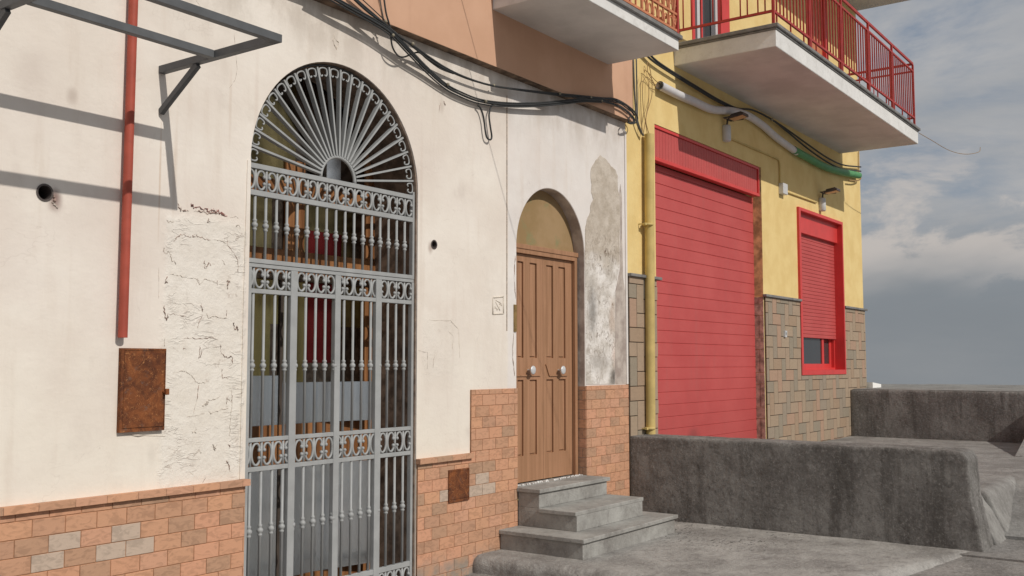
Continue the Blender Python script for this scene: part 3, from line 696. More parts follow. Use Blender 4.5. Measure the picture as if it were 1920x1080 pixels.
W_(5.640, 5.743, -.3, 2.189, Q-.01, Q+.06)
W_(5.640, 5.743, 2.406, 3.70, Q-.01, Q+.06)
W_(4.13, 4.45, 2.19, 2.405, Q-.02, Q+.05)
W_(4.83, 4.915, 2.406, 3.06, Q-.005, Q+.05); W_(4.925, 5.01, 2.406, 3.06, Q-.005, Q+.05)
W_(4.13, 5.639, .90-.02, 1.178, Q, Q+.04)
W_(4.13, 5.639, -.2, .117, Q, Q+.04)
W_(4.13, 5.743, 2.79, 2.90, Q-.003, Q+.03)
for x0, x1 in ((4.13, 4.795), (4.83, 5.635)):
    if x0 < 4.5: MB().box((x0, Q+.005, 1.179), (x1, Q+.02, 1.52)).build('lower_panel', 'blue_panel', inner)
    if x0 < 4.5: MB().box((x0, Q+.002, .1175), (x1, Q+.02, .8795)).build('lower_panel', 'blue_panel', inner)
for x0, x1, z0, z1 in ((4.83, 5.17, .1175, .8795), (5.17, 5.635, .1175, .8795), (4.83, 5.17, 1.1795, 1.47), (5.17, 5.635, 1.1795, 1.47)):
    k = 0 if x0 < 5 else .11
    MB().add([(x0, Q+.002, z0), (x1, Q+.002-k, z0), (x1, Q+.02-k, z0), (x0, Q+.02, z0), (x0, Q+.002, z1), (x1, Q+.002-k, z1), (x1, Q+.02-k, z1), (x0, Q+.02, z1)], [(0, 1, 5, 4), (1, 2, 6, 5), (2, 3, 7, 6), (3, 0, 4, 7), (4, 5, 6, 7), (3, 2, 1, 0)]).build('lower_panel', 'blue_panel', inner)
MB().box((4.796, Q+.002, .1175), (4.829, Q+.03, 2.189)).build('meeting_stile', 'room_dark', inner)
for x0, x1, z0, z1, mt in ((4.13, 4.72, 1.5205, 2.189, 'olive_panel'), (4.7205, 4.795, 1.5205, 1.88, 'brown_panel'), (4.7205, 4.795, 1.8805, 2.189, 'olive_panel'), (4.83, 5.045, 1.4705, 2.189, 'olive_panel'),
                           (5.046, 5.40, 1.61, 2.189, 'red_panel'), (5.046, 5.40, 1.4705, 1.6095, 'brown_panel'), (5.401, 5.639, 1.88, 2.189, 'olive_panel'), (5.401, 5.639, 1.4705, 1.8795, 'brown_panel')):
    MB().box((x0, Q+.012, z0), (x1, Q+.03, z1)).build('upper_pane', mt, inner)
for x0, x1, z0, z1, mt in ((4.13, 4.72, 2.406, 2.789, 'dim_panel'), (4.721, 4.829, 2.406, 2.789, 'brown_panel'), (5.011, 5.045, 2.406, 2.789, 'dim_panel'), (5.046, 5.40, 2.406, 2.575, 'red_panel'),
                           (5.046, 5.40, 2.5755, 2.789, 'dim_panel'), (5.401, 5.52, 2.406, 2.789, 'dim_panel'), (5.521, 5.639, 2.406, 2.789, 'brown_panel'), (4.13, 4.93, 2.901, 3.72, 'dim_panel'), (4.931, 5.639, 2.901, 3.72, 'dark_panel')):
    MB().box((x0, Q+.015, z0), (x1, Q+.03, z1)).build('top_pane', mt, inner)
m_ = MB().tube(smoothpath([(4.25, Q-.02, 3.55), (4.55, Q-.02, 3.60), (4.85, Q-.02, 3.48), (5.05, Q-.02, 3.22), (5.12, Q-.02, 2.95)], 6), .035, 8)
m_.build('arched_rib', 'room_dark', inner)
a_, b_ = ay(613, 334, Q-.02), ay(640, 288, Q-.02)
MB().box((a_.x, Q-.02, max(a_.z, 2.902)), (b_.x, Q+.014, b_.z)).build('meter_case', 'blue_panel', inner, bevel=.004)

# ---- brown front door in the smaller arch
door = bpy.data.objects.new('front_door', None); C.objects.link(door); door.parent = house
door.location = Vector((DCX, .1, .57))-wloc(house)
fr = [(6.98, .50), (8.122, .50), (8.122, 2.612), (6.98, 2.612)]
MB().plate(fr, [[(7.03, .50+.001), (8.078, .501), (8.078, 2.575), (7.03, 2.575)]], .068, .13).build('door_frame', 'door_wood', door, bevel=.003)
MB().box((6.98, .060, 2.6125), (8.135, .14, 2.655)).build('door_head', 'door_wood', door, bevel=.003)
XL0, XM, XR1 = 7.035, 7.585, 8.070
cols = [(7.185, 7.275), (7.372, 7.485), (7.640, 7.752), (7.843, 7.960)]
def leaf(x0, x1, cs, swing):
    holes = []
    for a, b in cs:
        holes.append([(a, 1.655), (b, 1.655), (b, 2.505), (a, 2.505)])
        holes.append([(a, .80), (b, .80), (b, 1.462), (a, 1.462)])
    m_ = MB().plate([(x0, .575), (x1, .575), (x1, 2.572), (x0, 2.572)], holes, .100, .118)
    m_.box((x0+.001, .1185, .576), (x1-.001, .135, 2.571))
    for a, b in cs:
        for z0, z1 in ((1.655, 2.505), (.80, 1.462)):
            m_.box((a+.014, .108, z0+.014), (b-.014, .1184, z1-.014))
    lf = m_.build('door_leaf', 'door_wood', door, bevel=.0015)
    return lf
L1 = leaf(XL0, XM-.002, cols[:2], 0); L2 = leaf(XM+.002, XR1, cols[2:], 0)
for pts in ([(7.06, 1.500), (7.535, 1.500)], ):
    MB().bar((pts[0][0], .095, pts[0][1]), (pts[1][0], .095, pts[1][1]), .012, .014).build('moulding', 'door_wood', door)
MB().bar((7.680, .095, 1.497), (7.985, .095, 1.497), .012, .014).build('moulding', 'door_wood', door)
MB().bar((7.625, .095, 1.600), (7.680, .095, 1.497), .012, .014).build('moulding', 'door_wood', door)
for kx, kz in ((7.346, 1.547), (7.835, 1.545)):
    m_ = MB(); prof = [(.010, 0), (.010, .040), (.030, .046), (.039, .052), (.039, .058), (.030, .063), (.001, .064)]; n_ = 18
    vs = [(kx+r_*math.cos(2*PI*k/n_), .10-d_, kz+r_*math.sin(2*PI*k/n_)) for r_, d_ in prof for k in range(n_)]
    fs = [(i*n_+k, i*n_+(k+1) % n_, (i+1)*n_+(k+1) % n_, (i+1)*n_+k) for i in range(len(prof)-1) for k in range(n_)]
    m_.add(vs, fs, smooth=True).build('door_knob', 'steel', door)
MB().plate(arch(DCX, DZS, DR+.03, DX0-.03, DX1+.03, 2.6), [], .118, .15).build('arch_panel', 'tympanum_plaster', house)
MB().box((6.9, .151, 2.50), (8.25, .26, 2.62)).build('door_lintel', 'tympanum_plaster', house)
m_ = MB().box((6.984, -.010, ay(965, 622).z), (7.022, .0, ay(962, 571).z)).build('hinge_plate', 'brass', house)
scribble([(966, 480), (964, 520), (967, 560)], -.002, .006, .004, 'brown_mark', 'chipped_edge')
scribble([(963, 625), (961, 670), (965, 705)], -.002, .009, .005, 'dirt', 'chipped_edge')

# ---- pink upper storey
PQ = -.09; PX1 = 8.955
MB().plate([(-4, 4.071), (PX1, 4.071), (PX1, 9.5), (-4, 9.5)], [], PQ, .0-.0005, back=False).build('upper_wall', 'pink_plaster', house)
simple('soffit_shade', B(.20, .14, .10), .9, .4, 7)  # dark brown stands in for the shade on the overhang's underside
MB().box((-4, PQ+.002, 4.068), (PX1-.002, -.001, 4.0708)).build('overhang_soffit', 'soffit_shade', house)
MB().plate([(-4, 4.3005), (8.955, 4.3005), (8.955, 9.5), (-4, 9.5)], [], 0.0, .3).build('upper_wall_core', 'pink_plaster', house)
MB().box((-4, .30, -1.2), (-3.8, 6, 9.5)).box((8.70, .301, -1.2), (8.95, 6, 9.5)).box((-4, 6, -1.2), (8.95, 6.2, 9.5)).build('rear_walls', 'pink_plaster', house)
MB().box((-4.1, -.2, 9.5), (9.0, 6.3, 9.62)).build('roof', 'coping', house)
balc = bpy.data.objects.new('balcony', None); C.objects.link(balc); balc.parent = house
balc.location = Vector((7.5, -.5, 4.55))-wloc(house)
bx0, bx1, byo = 6.565, 8.471, -.85
MB().box((bx0, byo, 4.549), (bx1, PQ+.001, 4.652)).build('slab', 'slab_white', balc)
MB().box((bx0+.004, byo+.004, 4.5455), (bx1-.004, PQ, 4.549)).build('soffit', 'slab_soffit', balc)
MB().box((bx0-.03, byo-.032, 4.6525), (bx1+.03, PQ, 4.692)).build('coping', 'coping', balc, bevel=.004)
ry = byo+.0
m_ = MB()
for zz, h in ((4.722, .022), (4.880, .022), (5.60, .03)):
    m_.box((bx0+.02, ry-.012, zz-h/2), (bx1-.03, ry+.012, zz+h/2)); m_.box((bx1-.045, ry+.013, zz-h/2), (bx1-.02, PQ, zz+h/2)); m_.box((bx0+.02, ry+.013, zz-h/2), (bx0+.045, PQ, zz+h/2))
m_.build('railing', 'orange_rail', balc)
MB().box((bx1-.045, ry-.016, 4.693), (bx1-.015, ry+.016, 5.65)).build('post', 'red_rail', balc); MB().box((bx0+.015, ry-.016, 4.693), (bx0+.045, ry+.016, 5.65)).build('post', 'orange_rail', balc)
k = 0; xx = bx0+.13
while xx < bx1-.08:
    m_ = MB().box((xx-.007, ry-.007, 4.733), (xx+.007, ry+.007, 5.585))
    m_.build('railing_bar', 'orange_rail', balc); xx += .105; k += 1
    if k > 10:
        a = xx-.0525
        pts = [(a-.035, ry, 4.895), (a-.012, ry, 5.02), (a, ry, 5.07), (a+.012, ry, 5.02), (a+.035, ry, 4.895)]
        MB().tube(smoothpath(pts, 3), .007, 6).tube([(a-.022, ry, 4.96), (a+.022, ry, 4.96)], .006, 6).build('railing_scroll', 'orange_rail', balc)
        pts = [(a-.03, ry, 4.745), (a-.03, ry, 4.80), (a, ry, 4.835), (a+.03, ry, 4.80), (a+.03, ry, 4.745)]
        MB().tube(smoothpath(pts, 3), .007, 6).build('railing_scroll', 'orange_rail', balc)
for kx in (bx1-.085,):
    pts = [(kx+.028*math.cos(t_*.55)*(1-t_*.04), ry-.006, 4.80+.055*math.sin(t_*.55)*(1-t_*.04)) for t_ in range(18)]
    MB().tube(pts, .006, 6).box((kx-.042, ry-.01, 4.733), (kx-.030, ry+.01, 4.868)).build('railing_scroll', 'orange_rail', balc)

# ================================================================== yellow house (right)
yh = thing('yellow_house', 'yellow plastered house with red roller doors, stone tile base and red railed balcony', 'house', (13, 0, 0))
YX0, YX1 = 8.957, 16.955
GOX0, GOX1, GOZ1 = 9.60, 12.600, 4.188
WX0, WX1, WZ0, WZ1 = 13.90, 15.868, 1.445, 3.832
BD = [(10.575, 11.62, 5.11, 7.45), (14.60, 15.38, 5.11, 7.45)]
YF = .0
hl = [[(GOX0, .2), (GOX1, .2), (GOX1, GOZ1), (GOX0, GOZ1)], [(WX0+.02, WZ0+.02), (WX1-.02, WZ0+.02), (WX1-.02, WZ1-.02), (WX0+.02, WZ1-.02)]]
for a, b, c_, d in BD: hl.append([(a, c_), (b, c_), (b, d), (a, d)])
MB().plate([(YX0, -.6), (YX1, -.6), (YX1, 10), (YX0, 10)], hl, YF, .34).build('wall', 'yellow_plaster', yh)
MB().box((YX1-.3, .341, -.6), (YX1, 7, 10)).box((YX0, 7, -.6), (YX1, 7.2, 10)).box((YX0, .341, -.6), (YX0+.2, 7, 10)).build('rear_walls', 'yellow_plaster', yh)
MB().box((YX0, -.3, 10), (YX1+.3, 7.5, 10.12)).build('roof', 'coping', yh)
# herringbone stone base
def herring(x0, x1, z0, z1, w=.15, ox=0, oz=0):
    out = []; P_ = 4*w
    r0, r1 = int((z0-oz)/w)-3, int((z1-oz)/w)+3
    for r in range(r0, r1):
        base = ox+w*r
        k0 = int((x0-base)/P_)-2; k1 = int((x1-base)/P_)+2
        for k in range(k0, k1):
            b = base+k*P_
            out.append((b, oz+r*w, b+2*w, oz+(r+1)*w)); out.append((b+2*w, oz+(r-1)*w, b+3*w, oz+(r+1)*w))
    return out
zones = [(8.965, .15, 9.575, 2.490), (12.615, .15, 13.895, 2.478), (13.895, .15, 15.875, 1.437), (15.875, .15, 16.945, 2.478)]
for zn in (zones[:1], zones[1:]):
    m_ = MB(); rect_tiles(m_, herring(8.9, 17, .1, 2.6, .149, .03, .035), zn, -.026, -.012, .008)
    nt = len(m_.f)
    for (a, b, c_, d) in zn: m_.box((a, -.0145, b), (c_, 0, d), (.5, .5))
    o = m_.build('stone_base', 'stone_tile', yh); o.data.materials.append(M['dark_grout'])
    for i, p in enumerate(o.data.polygons):
        if i >= nt: p.material_index = 1
# tiles on the garage jamb
m_ = MB(); k = 0; zz = .15
while zz < 2.47:
    h = .149 if k % 2 else .298
    m_.box((GOX1-.012, .0, zz+.003), (GOX1-.001, .055 if h > .2 else .12, min(zz+h, 2.478)-.003), (random.random(), random.random()))
    if h > .2: m_.box((GOX1-.010, .060, zz+.003), (GOX1-.001, .12, min(zz+h, 2.478)-.003), (random.random(), random.random()))
    zz += h; k += 1
simple('jamb_tile', B(.50, .37, .30), .8, .3, 12, bump=.5, bscale=25, bd=.006)
m_.build('jamb_tiles', 'jamb_tile', yh)
MB().plate([(GOX1-.003, 2.50), (GOX1-.0005, 2.50), (GOX1-.0005, GOZ1), (GOX1-.003, GOZ1)], [], .002, .12).build('jamb_plaster', 'beige_reveal', yh)
m_ = MB()
for a, b in ((8.960, 9.64), (12.575, 13.905), (15.872, 17.01)):
    m_.box((a, -.055, 2.4905 if a < 9 else 2.4785), (b, 0.0, 2.522 if a < 9 else 2.512))
for k_, o_ in enumerate([m_]): m_.build('dado_ledge', 'coping', yh, bevel=.004)
# garage roller door
gd = bpy.data.objects.new('garage_door', None); C.objects.link(gd); gd.parent = yh
gd.location = Vector((11.1, .12, .6))-wloc(yh)
m_ = MB(); zz = .30; H_ = .1354
top_ = 3.80
z_ = 2.645-20*H_
while z_ < top_:
    a, b = max(z_, .3), min(z_+H_, top_)
    prof = [(.128, a), (.1205, a+.005), (.120, b-.006), (.128, b), (.14, b), (.14, a)]
    m_.prism_x(prof, GOX0-.05, GOX1+.05); z_ += H_
m_.build('roller_slats', 'red_shutter', gd)
m_ = MB(); m_.box((GOX0+.003, .03, 3.80), (GOX1-.05, .10, 4.183))
xx = GOX0+.02
bxm = MB()
while xx < GOX1-.10:
    bxm.box((xx, .022, 3.835), (xx+.066, .0299, 4.150)); xx += .0705
m_.build('shutter_box', 'red_frame', gd); bxm.build('box_boards', 'red_shutter', gd, bevel=.0015)
MB().box((GOX0+.003, .005, 3.795), (GOX1-.045, .0295, 3.833)).box((GOX1-.075, .006, 3.834), (GOX1-.045, .0295, 4.183)).box((GOX0+.003, .006, 4.152), (GOX1-.076, .0295, 4.183)).build('box_lip', 'red_frame', gd, bevel=.002)
# window with roller shutter
wn = bpy.data.objects.new('window', None); C.objects.link(wn); wn.parent = yh
wn.location = Vector((14.9, 0, 1.45))-wloc(yh)
MB().plate([(WX0, WZ0), (WX1, WZ0), (WX1, WZ1), (WX0, WZ1)], [[(WX0+.075, WZ0+.07), (WX1-.045, WZ0+.07), (WX1-.045, WZ1-.045), (WX0+.075, WZ1-.045)]], -.034, .24).build('frame', 'red_frame', wn, bevel=.003)
MB().box((WX0+.076, .045, 3.50), (WX1-.046, .20, WZ1-.046)).build('shutter_box', 'red_frame', wn)
m_ = MB(); z_ = 1.985
while z_ < 3.52:
    m_.prism_x([(.107, z_), (.1015, z_+.006), (.101, z_+.044), (.107, z_+.0515), (.115, z_+.0515), (.115, z_)], WX0+.0765, WX1-.0465); z_ += .0535
m_.build('roller_slats', 'red_shutter', wn)
MB().plate([(WX0+.0765, WZ0+.0705), (WX1-.0465, WZ0+.0705), (WX1-.0465, 2.10), (WX0+.0765, 2.10)], [[(WX0+.13, WZ0+.10), (WX1-.08, WZ0+.10), (WX1-.08, 2.09), (WX0+.13, 2.09)]], .125, .20).build('sash_frame', 'red_frame', wn, bevel=.002)
for a, b, yy in ((WX0+.131, 15.33, .132), (15.20, WX1-.081, .172)):
    MB().plate([(a, WZ0+.101), (b, WZ0+.101), (b, 2.089), (a, 2.089)], [[(a+.07, WZ0+.16), (b-.09, WZ0+.16), (b-.09, 2.088), (a+.07, 2.088)]], yy, yy+.035).build('sash', 'red_frame', wn, bevel=.002)
    MB().box((a+.06, yy+.014, WZ0+.15), (b-.08, yy+.02, 2.0885)).build('pane', 'glass_dark', wn)
MB().box((WX0-.1, .26, WZ0-.1), (WX1+.1, .30, WZ1+.1)).build('window_back', 'room_dark', wn)
# first floor balcony
yb = bpy.data.objects.new('balcony', None); C.objects.link(yb); yb.parent = yh
yb.location = Vector((13, -.6, 4.95))-wloc(yh)
SX0, SX1, SY = 10.088, 15.93, -1.19
MB().box((SX0, SY, 4.949), (SX1, -.0005, 5.128)).build('slab', 'slab_white', yb, bevel=.003)
MB().box((SX0+.004, SY+.004, 4.946), (SX1-.004, -.0005, 4.9489)).build('soffit', 'slab_soffit', yb)
MB().box((SX0-.032, SY-.034, 5.152), (SX1+.032, -.0005, 5.192)).box((SX0-.012, SY-.012, 5.1285), (SX1+.012, -.0005, 5.1515)).build('coping', 'coping', yb, bevel=.005)
RX0, RX1, RY, RZB, RZT2, RZT = 10.13, 15.90, -1.15, 5.350, 6.075, 6.19
for zz, w_ in ((RZB, .026), (RZT2, .024), (RZT, .034)):
    MB().box((RX0, RY-.012, zz-w_/2), (RX1, RY+.012, zz+w_/2)).build('railing_rail', 'red_rail', yb)
    MB().box((RX0-.012, RY+.0125, zz-w_/2), (RX0+.012, -.001, zz+w_/2)).build('railing_rail', 'red_rail', yb)
    MB().box((RX1-.012, RY+.0125, zz-w_/2), (RX1+.012, -.001, zz+w_/2)).build('railing_rail', 'red_rail', yb)
posts = [RX0, 11.28, 12.43, 13.58, 14.73, RX1]
for i, px_ in enumerate(posts):
    MB().box((px_-.016, RY-.0135, 5.1925), (px_+.016, RY+.0135, RZT-.0175)).build('railing_post', 'red_rail', yb)
    if 0 < i < 5: MB().box((px_-.06, RY-.0135, 5.1925), (px_-.036, RY+.0135, RZT2-.013)).build('railing_post', 'red_rail', yb)
x_ = RX0+.095; i = 0
while x_ < RX1-.05:
    if min(abs(x_-p) for p in posts) > .035:
        MB().box((x_-.006, RY-.008, RZB+.0131 if i % 4 else 5.193), (x_+.006, RY+.007, RZT2-.0121)).build('railing_bar', 'red_rail', yb)
    x_ += .104; i += 1
for yy in (-.10, -.20, -.46, -.56, -.78, -.86, -.98, -1.06):
    for xx in (RX0, RX1): MB().tube([(xx, yy, RZB+.0131), (xx, yy, RZT2-.0121)], .0085, 8).build('side_railing_bar', 'red_rail', yb)
# balcony doors
for (a, b, c_, d), kind in zip(BD, (0, 1)):
    bd = bpy.data.objects.new('balcony_door', None); C.objects.link(bd); bd.parent = yh; bd.location = Vector((a, .02, c_))-wloc(yh)
    MB().plate([(a-.01, c_), (b+.01, c_), (b+.01, d+.02), (a-.01, d+.02)], [[(a+.05, c_+.001), (b-.26 if not kind else b-.05, c_+.001), (b-.26 if not kind else b-.05, d-.04), (a+.05, d-.04)]], -.012, .10).build('frame', 'red_frame', bd)
    if not kind:
        MB().box((a+.05, .10, c_), (b-.26, .12, d-.04)).build('pane', 'glass_dark', bd)
        MB().box((a+.20, .03, c_), (a+.275, .09, d-.04)).build('door_stile', 'white_plastic', bd)
        MB().box((b-.325, .03, c_), (b-.262, .09, d-.04)).build('door_stile', 'white_plastic', bd)
        MB().box((a+.335, .04, c_), (a+.375, .08, d-.04)).build('door_stile', 'red_frame', bd)
    else:
        MB().box((a+.05, .05, c_), (b-.05, .10, d-.04)).build('door_panel', 'orange_rail', bd)
MB().box((9.2, .60, 5.0), (16.5, .64, 8)).build('room_partition', 'room_dark', yh)
MB().box((12.0, SY, 7.575), (16.976, -.0005, 7.75)).build('upper_balcony_slab', 'slab_soffit', yh)

# ================================================================== services on the facades
# tall beige downpipe
g = thing('downpipe', 'beige painted downpipe strapped to the yellow wall beside the roller door', 'pipe', (9.45, -.07, .5))
dp = ay(1217, 252, -.07)
b0 = ay(1220, 800, -.07)
m_ = MB(); pts = [(b0.x+.0, -.07, .30), (b0.x, -.07, 1.0), (dp.x, -.07, dp.z)]
m_.tube(pts, .050, 20, caps=False); m_.tube(pts[::-1], .044, 20, caps=False)
m_.build('pipe', 'yellow_pipe', g)
for px_, py_ in ((1215, 421), (1218, 803)):
    v = ay(px_, py_, -.07)
    MB().lathe((v.x, -.07, v.z), [(.051, -.012), (.0545, -.011), (.0545, .011), (.051, .012)], 20).box((v.x-.085, -.085, v.z-.011), (v.x-.053, -.060, v.z+.011)).box((v.x-.085, -.060, v.z-.006), (v.x-.075, 0, v.z+.006)).build('clamp', 'yellow_pipe', g)

# awning frame
aw = thing('awning_frame', 'bare grey steel canopy frame bracketed to the cream wall', 'frame', (2.9, -.5, 3.3))
ZA = 3.301; S_ = .042
BM = lambda nm, p, q, w=S_, h=S_: MB().bar(p, q, w, h).build(nm, 'dark_steel', aw, bevel=.001)
BM('arm', (3.476, -.001, ZA), (3.476, -.963, ZA)); BM('arm', (2.395, -.001, ZA), (2.395, -.963, ZA))
BM('beam', (2.374, -.985, ZA), (3.497, -.985, ZA)); BM('beam', (2.417, -.483, ZA), (3.454, -.483, ZA))
for xx in (3.476, 2.395): BM('brace', (xx, -.004, 3.052), (xx, -.335, ZA-.025), .028, .036)

# black cable bundles along the facade
def cable(nm, label, paths, mat, cat='cable', group=None, clips=()):
    m_ = MB()
    for pts, r in paths: m_.tube(pts, r, 8)
    if clips:
        g = thing(nm, label, cat, m_.v[0], group); m_.build('cable_run', mat, g)
        for p, r in clips: MB().ball(p, r, 8).build('clip', 'clip', g)
        return g
    return tag(m_.build(nm, mat), label, cat, group)
def off(pts, dx, dz, q=None): return [(p[0]+dx, p[1]+dz)+((p[2],) if len(p) > 2 else ()) for p in pts]
low_run = [(590, -22, -.125), (650, 12, -.125), (700, 40, -.125), (733, 62, -.125), (765, 95, -.10), (800, 131, -.06), (833, 160, -.04), (862, 176, -.04), (900, 190, -.04), (950, 196, -.05), (1000, 196, -.07), (1050, 192, -.10), (1095, 187, -.125), (1130, 188, -.13)]
P_ = lambda pts, k=6: pxpath(pts, -.125, k)
clipp = [(ay(x_, y_, -.13 if not 800 < x_ < 1000 else -.06), .013) for x_, y_ in ((723, 40), (737, 66), (774, 82), (840, 158), (911, 190), (926, 160), (1050, 175), (1108, 182), (1128, 189))]
cable('cable_bundle', 'thick black cable bundle sagging under the pink storey from upper left', [
    (P_(low_run), .009), (P_(off(low_run, 3, -3)), .007), (P_(off(low_run, -2, 4)), .006), (P_(off(low_run, 6, 2)), .006),
    (P_([(655, -10), (690, 22), (722, 45), (745, 66), (772, 84, -.11), (800, 104, -.08), (835, 127, -.06), (875, 146, -.055), (925, 161, -.06), (990, 170, -.08), (1050, 176, -.11), (1110, 182), (1150, 187), (1175, 198), (1190, 216)]), .009),
    (P_([(660, -8), (700, 26), (735, 56), (765, 80, -.11), (805, 112, -.08), (850, 137, -.055), (900, 155, -.055), (960, 167, -.07), (1050, 179, -.11), (1120, 186), (1160, 193), (1182, 208)]), .007),
    (P_([(1108, 184), (1140, 191), (1168, 203), (1186, 218), (1190, 228), (1182, 232), (1178, 224), (1184, 216)]), .007),
    (P_([(1125, 184), (1155, 186), (1183, 203), (1195, 219), (1193, 229), (1184, 232), (1177, 230)]), .008),
    (P_([(1118, 188), (1150, 196), (1176, 210), (1188, 226), (1180, 231)]), .006)], 'black_cable', clips=clipp)
cable('cable', 'single black cable hanging in a loop under the bundle', [(P_([(719, -10), (724, 25), (731, 50), (735, 85, -.10), (745, 103, -.08), (757, 107, -.07), (775, 100, -.07), (787, 99, -.08), (800, 110, -.07), (825, 128, -.06), (850, 138, -.05)]), .0065)], 'black_cable')
cable('cable', 'short black cable hairpin hanging below the cable bundle', [(pxpath([(896, 197), (902, 205), (907, 222), (910, 246), (913, 258), (919, 262), (922, 256), (919, 235), (917, 215), (921, 200), (926, 194)], -.035), .0075)], 'black_cable')
cable('cable', 'thin brown cable rising from the bundle across the pink wall', [(pxpath([(708, -12), (714, 10), (720, 38), (726, 52)], -.10), .004)], 'grey_cable')
cable('cable', 'thin dark wire slanting over the pink wall at top', [(pxpath([(672, -8), (700, 18), (728, 44)], -.11), .004)], 'black_cable')
# grey pair dropping past the corner of the pink storey
cable('cable_pair', 'pair of grey cables dropping down the corner between the houses', [
    (pxpath([(1187, 108), (1189, 160), (1192, 205), (1193, 225), (1200, 245), (1206, 254)], -.04), .011), (pxpath([(1193, 106), (1194, 160), (1195, 210), (1196, 228), (1203, 248), (1207, 254)], -.05), .008)], 'grey_cable')
# black pair running across the yellow wall
cr = [(1205, 96), (1225, 115), (1264, 141), (1300, 163), (1340, 187), (1375, 203), (1410, 206), (1447, 224), (1480, 246), (1515, 271), (1550, 295), (1580, 309), (1614, 313)]
g = cable('cable_pair', 'pair of black cables running over the yellow wall under the balcony', [
    (pxpath(cr, -.05), .012), (pxpath([(1213, 96)]+[(a+(7 if a < 1400 else 0), b+(0 if a < 1447 else min(8, (a-1447)*.12))) for a, b in cr[1:]], -.06), .012)], 'black_cable', clips=[(ay(1447, 224, -.07), .022)])
# loose loops of tan wire
cable('wire_tangle', 'loose loops of thin tan wire hanging above the downpipe', [
    (pxpath([(1238, 158), (1228, 150), (1219, 140), (1212, 133), (1208, 131), (1209, 136)], -.04), .004),
    (pxpath([(1236, 161), (1225, 156), (1217, 147), (1210, 145), (1205, 160), (1206, 200), (1212, 240), (1214, 254)], -.05), .004),
    (pxpath([(1214, 135), (1214, 118), (1217, 122), (1222, 150), (1222, 180), (1213, 212), (1208, 240), (1206, 252)], -.045), .004),
    (pxpath([(1204, 140), (1201, 165), (1202, 210), (1204, 250)], -.05), .004), (pxpath([(1217, 148), (1216, 190), (1211, 225), (1217, 252)], -.05), .004),
    (pxpath([(1235, 164), (1228, 160), (1224, 152), (1218, 142), (1214, 134)], -.055), .004)], 'tan_cable')
# conduit pipes
wp = [(1237, 160), (1270, 177), (1300, 190), (1335, 205), (1370, 208), (1400, 216), (1430, 235), (1455, 257), (1493, 285)]
g = thing('conduit_pipe', 'bent conduit on the yellow wall, white then green at its right end', 'pipe', ay(1300, 190, -.05))
m_ = MB(); pp = pxpath(wp, -.06, 8); m_.tube(pp, .048, 18, caps=False); m_.tube(pp[::-1], .040, 18, caps=False); m_.build('white_section', 'white_pvc', g)
gp = pxpath([(1488, 281), (1515, 296), (1545, 312), (1575, 322), (1610, 329)], -.06, 8)
m_ = MB().tube(gp, .054, 18, caps=False); m_.tube(gp[::-1], .046, 18, caps=False); m_.tube([gp[-1], gp[-1]+Vector((.05, 0, 0))], .02, 10); m_.build('green_section', 'green_pvc', g)
MB().tube(pxpath([(1592, 338), (1604, 339), (1613, 336), (1614, 331)], -.07), .012, 8).build('hook', 'tan_cable', g)
tag(MB().tube([ay(1610, 284, -.02), ay(1610.5, 333, -.02)], .008, 8).build('wire', 'tan_cable'), 'thin upright tan wire at the far corner of the yellow wall', 'wire')
# wall lamps
def lamp(px_, py_):
    l = thing('wall_lamp', '', 'lamp', (0, 0, 0), 'floodlights on the yellow wall')
    m_ = MB(); n_ = 16
    m_.lathe((0, -.035, -.10), [(.045, 0), (.055, .012), (.055, .185), (.048, .20)], 16).build('base', 'white_plastic', l, local=True)
    m_ = MB().tube([(0, -.04, .09), (0, -.05, .14), (0, -.052, .17)], .012, 8)
    m_.box((-.10, -.06, .165), (.09, -.045, .178)).box((-.11, -.22, .165), (-.098, -.045, .18)).box((.09, -.22, .165), (.102, -.045, .18))
    m_.build('bracket', 'dark_plastic', l, local=True)
    rot = Matrix.Rotation(R(-8), 4, 'X')
    m_ = MB(); m_.box((-.085, -.20, -.018), (.085, 0, .014)); m_.box((-.07, -.18, .014), (.07, -.03, .028))
    for k in range(6): m_.box((-.065+k*.023, -.17, .028), (-.055+k*.023, -.04, .036))
    m_.v = [tuple(rot @ Vector(p)+Vector((0, -.09, .175))) for p in m_.v]
    m_.build('housing', 'dark_plastic', l, local=True)
    m_ = MB().box((-.072, -.185, -.021), (.072, -.015, -.0182)); m_.v = [tuple(rot @ Vector(p)+Vector((0, -.09, .175))) for p in m_.v]
    m_.build('lens', 'lamp_lens', l, local=True)
    return l
l1 = lamp(0, 0); l1['label'] = 'dark floodlight on white base above the garage roller door'
v = ay(1357, 248, 0); l1.location = (v.x, 0, v.z-.02)
l2 = l1.copy(); C.objects.link(l2)
for ch in list(l1.children):
    c_ = ch.copy(); C.objects.link(c_); c_.parent = l2
l2['label'] = 'dark floodlight on white base above the small red window'
v = ay(1537, 384, 0); l2.location = (v.x, 0, v.z)
g = thing('junction_box', 'white junction box with thin beige conduit between the two floodlights', 'electrical box', ay(1464, 355))
jb = ay(1464, 355, 0)
MB().box((jb.x-.085, -.07, jb.z-.075), (jb.x+.085, 0, jb.z+.075)).build('box', 'white_plastic', g, bevel=.008, seg=2)
MB().tube(pxpath([(1361, 256), (1400, 273), (1453, 296), (1460, 301), (1462, 310), (1462.5, 345)], -.015, 5), .012, 8).build('conduit', 'yellow_pipe', g)
MB().tube(pxpath([(1470, 358), (1500, 369), (1531, 380)], -.015, 4), .012, 8).build('conduit', 'yellow_pipe', g)
v = ay(1467, 626, 0)
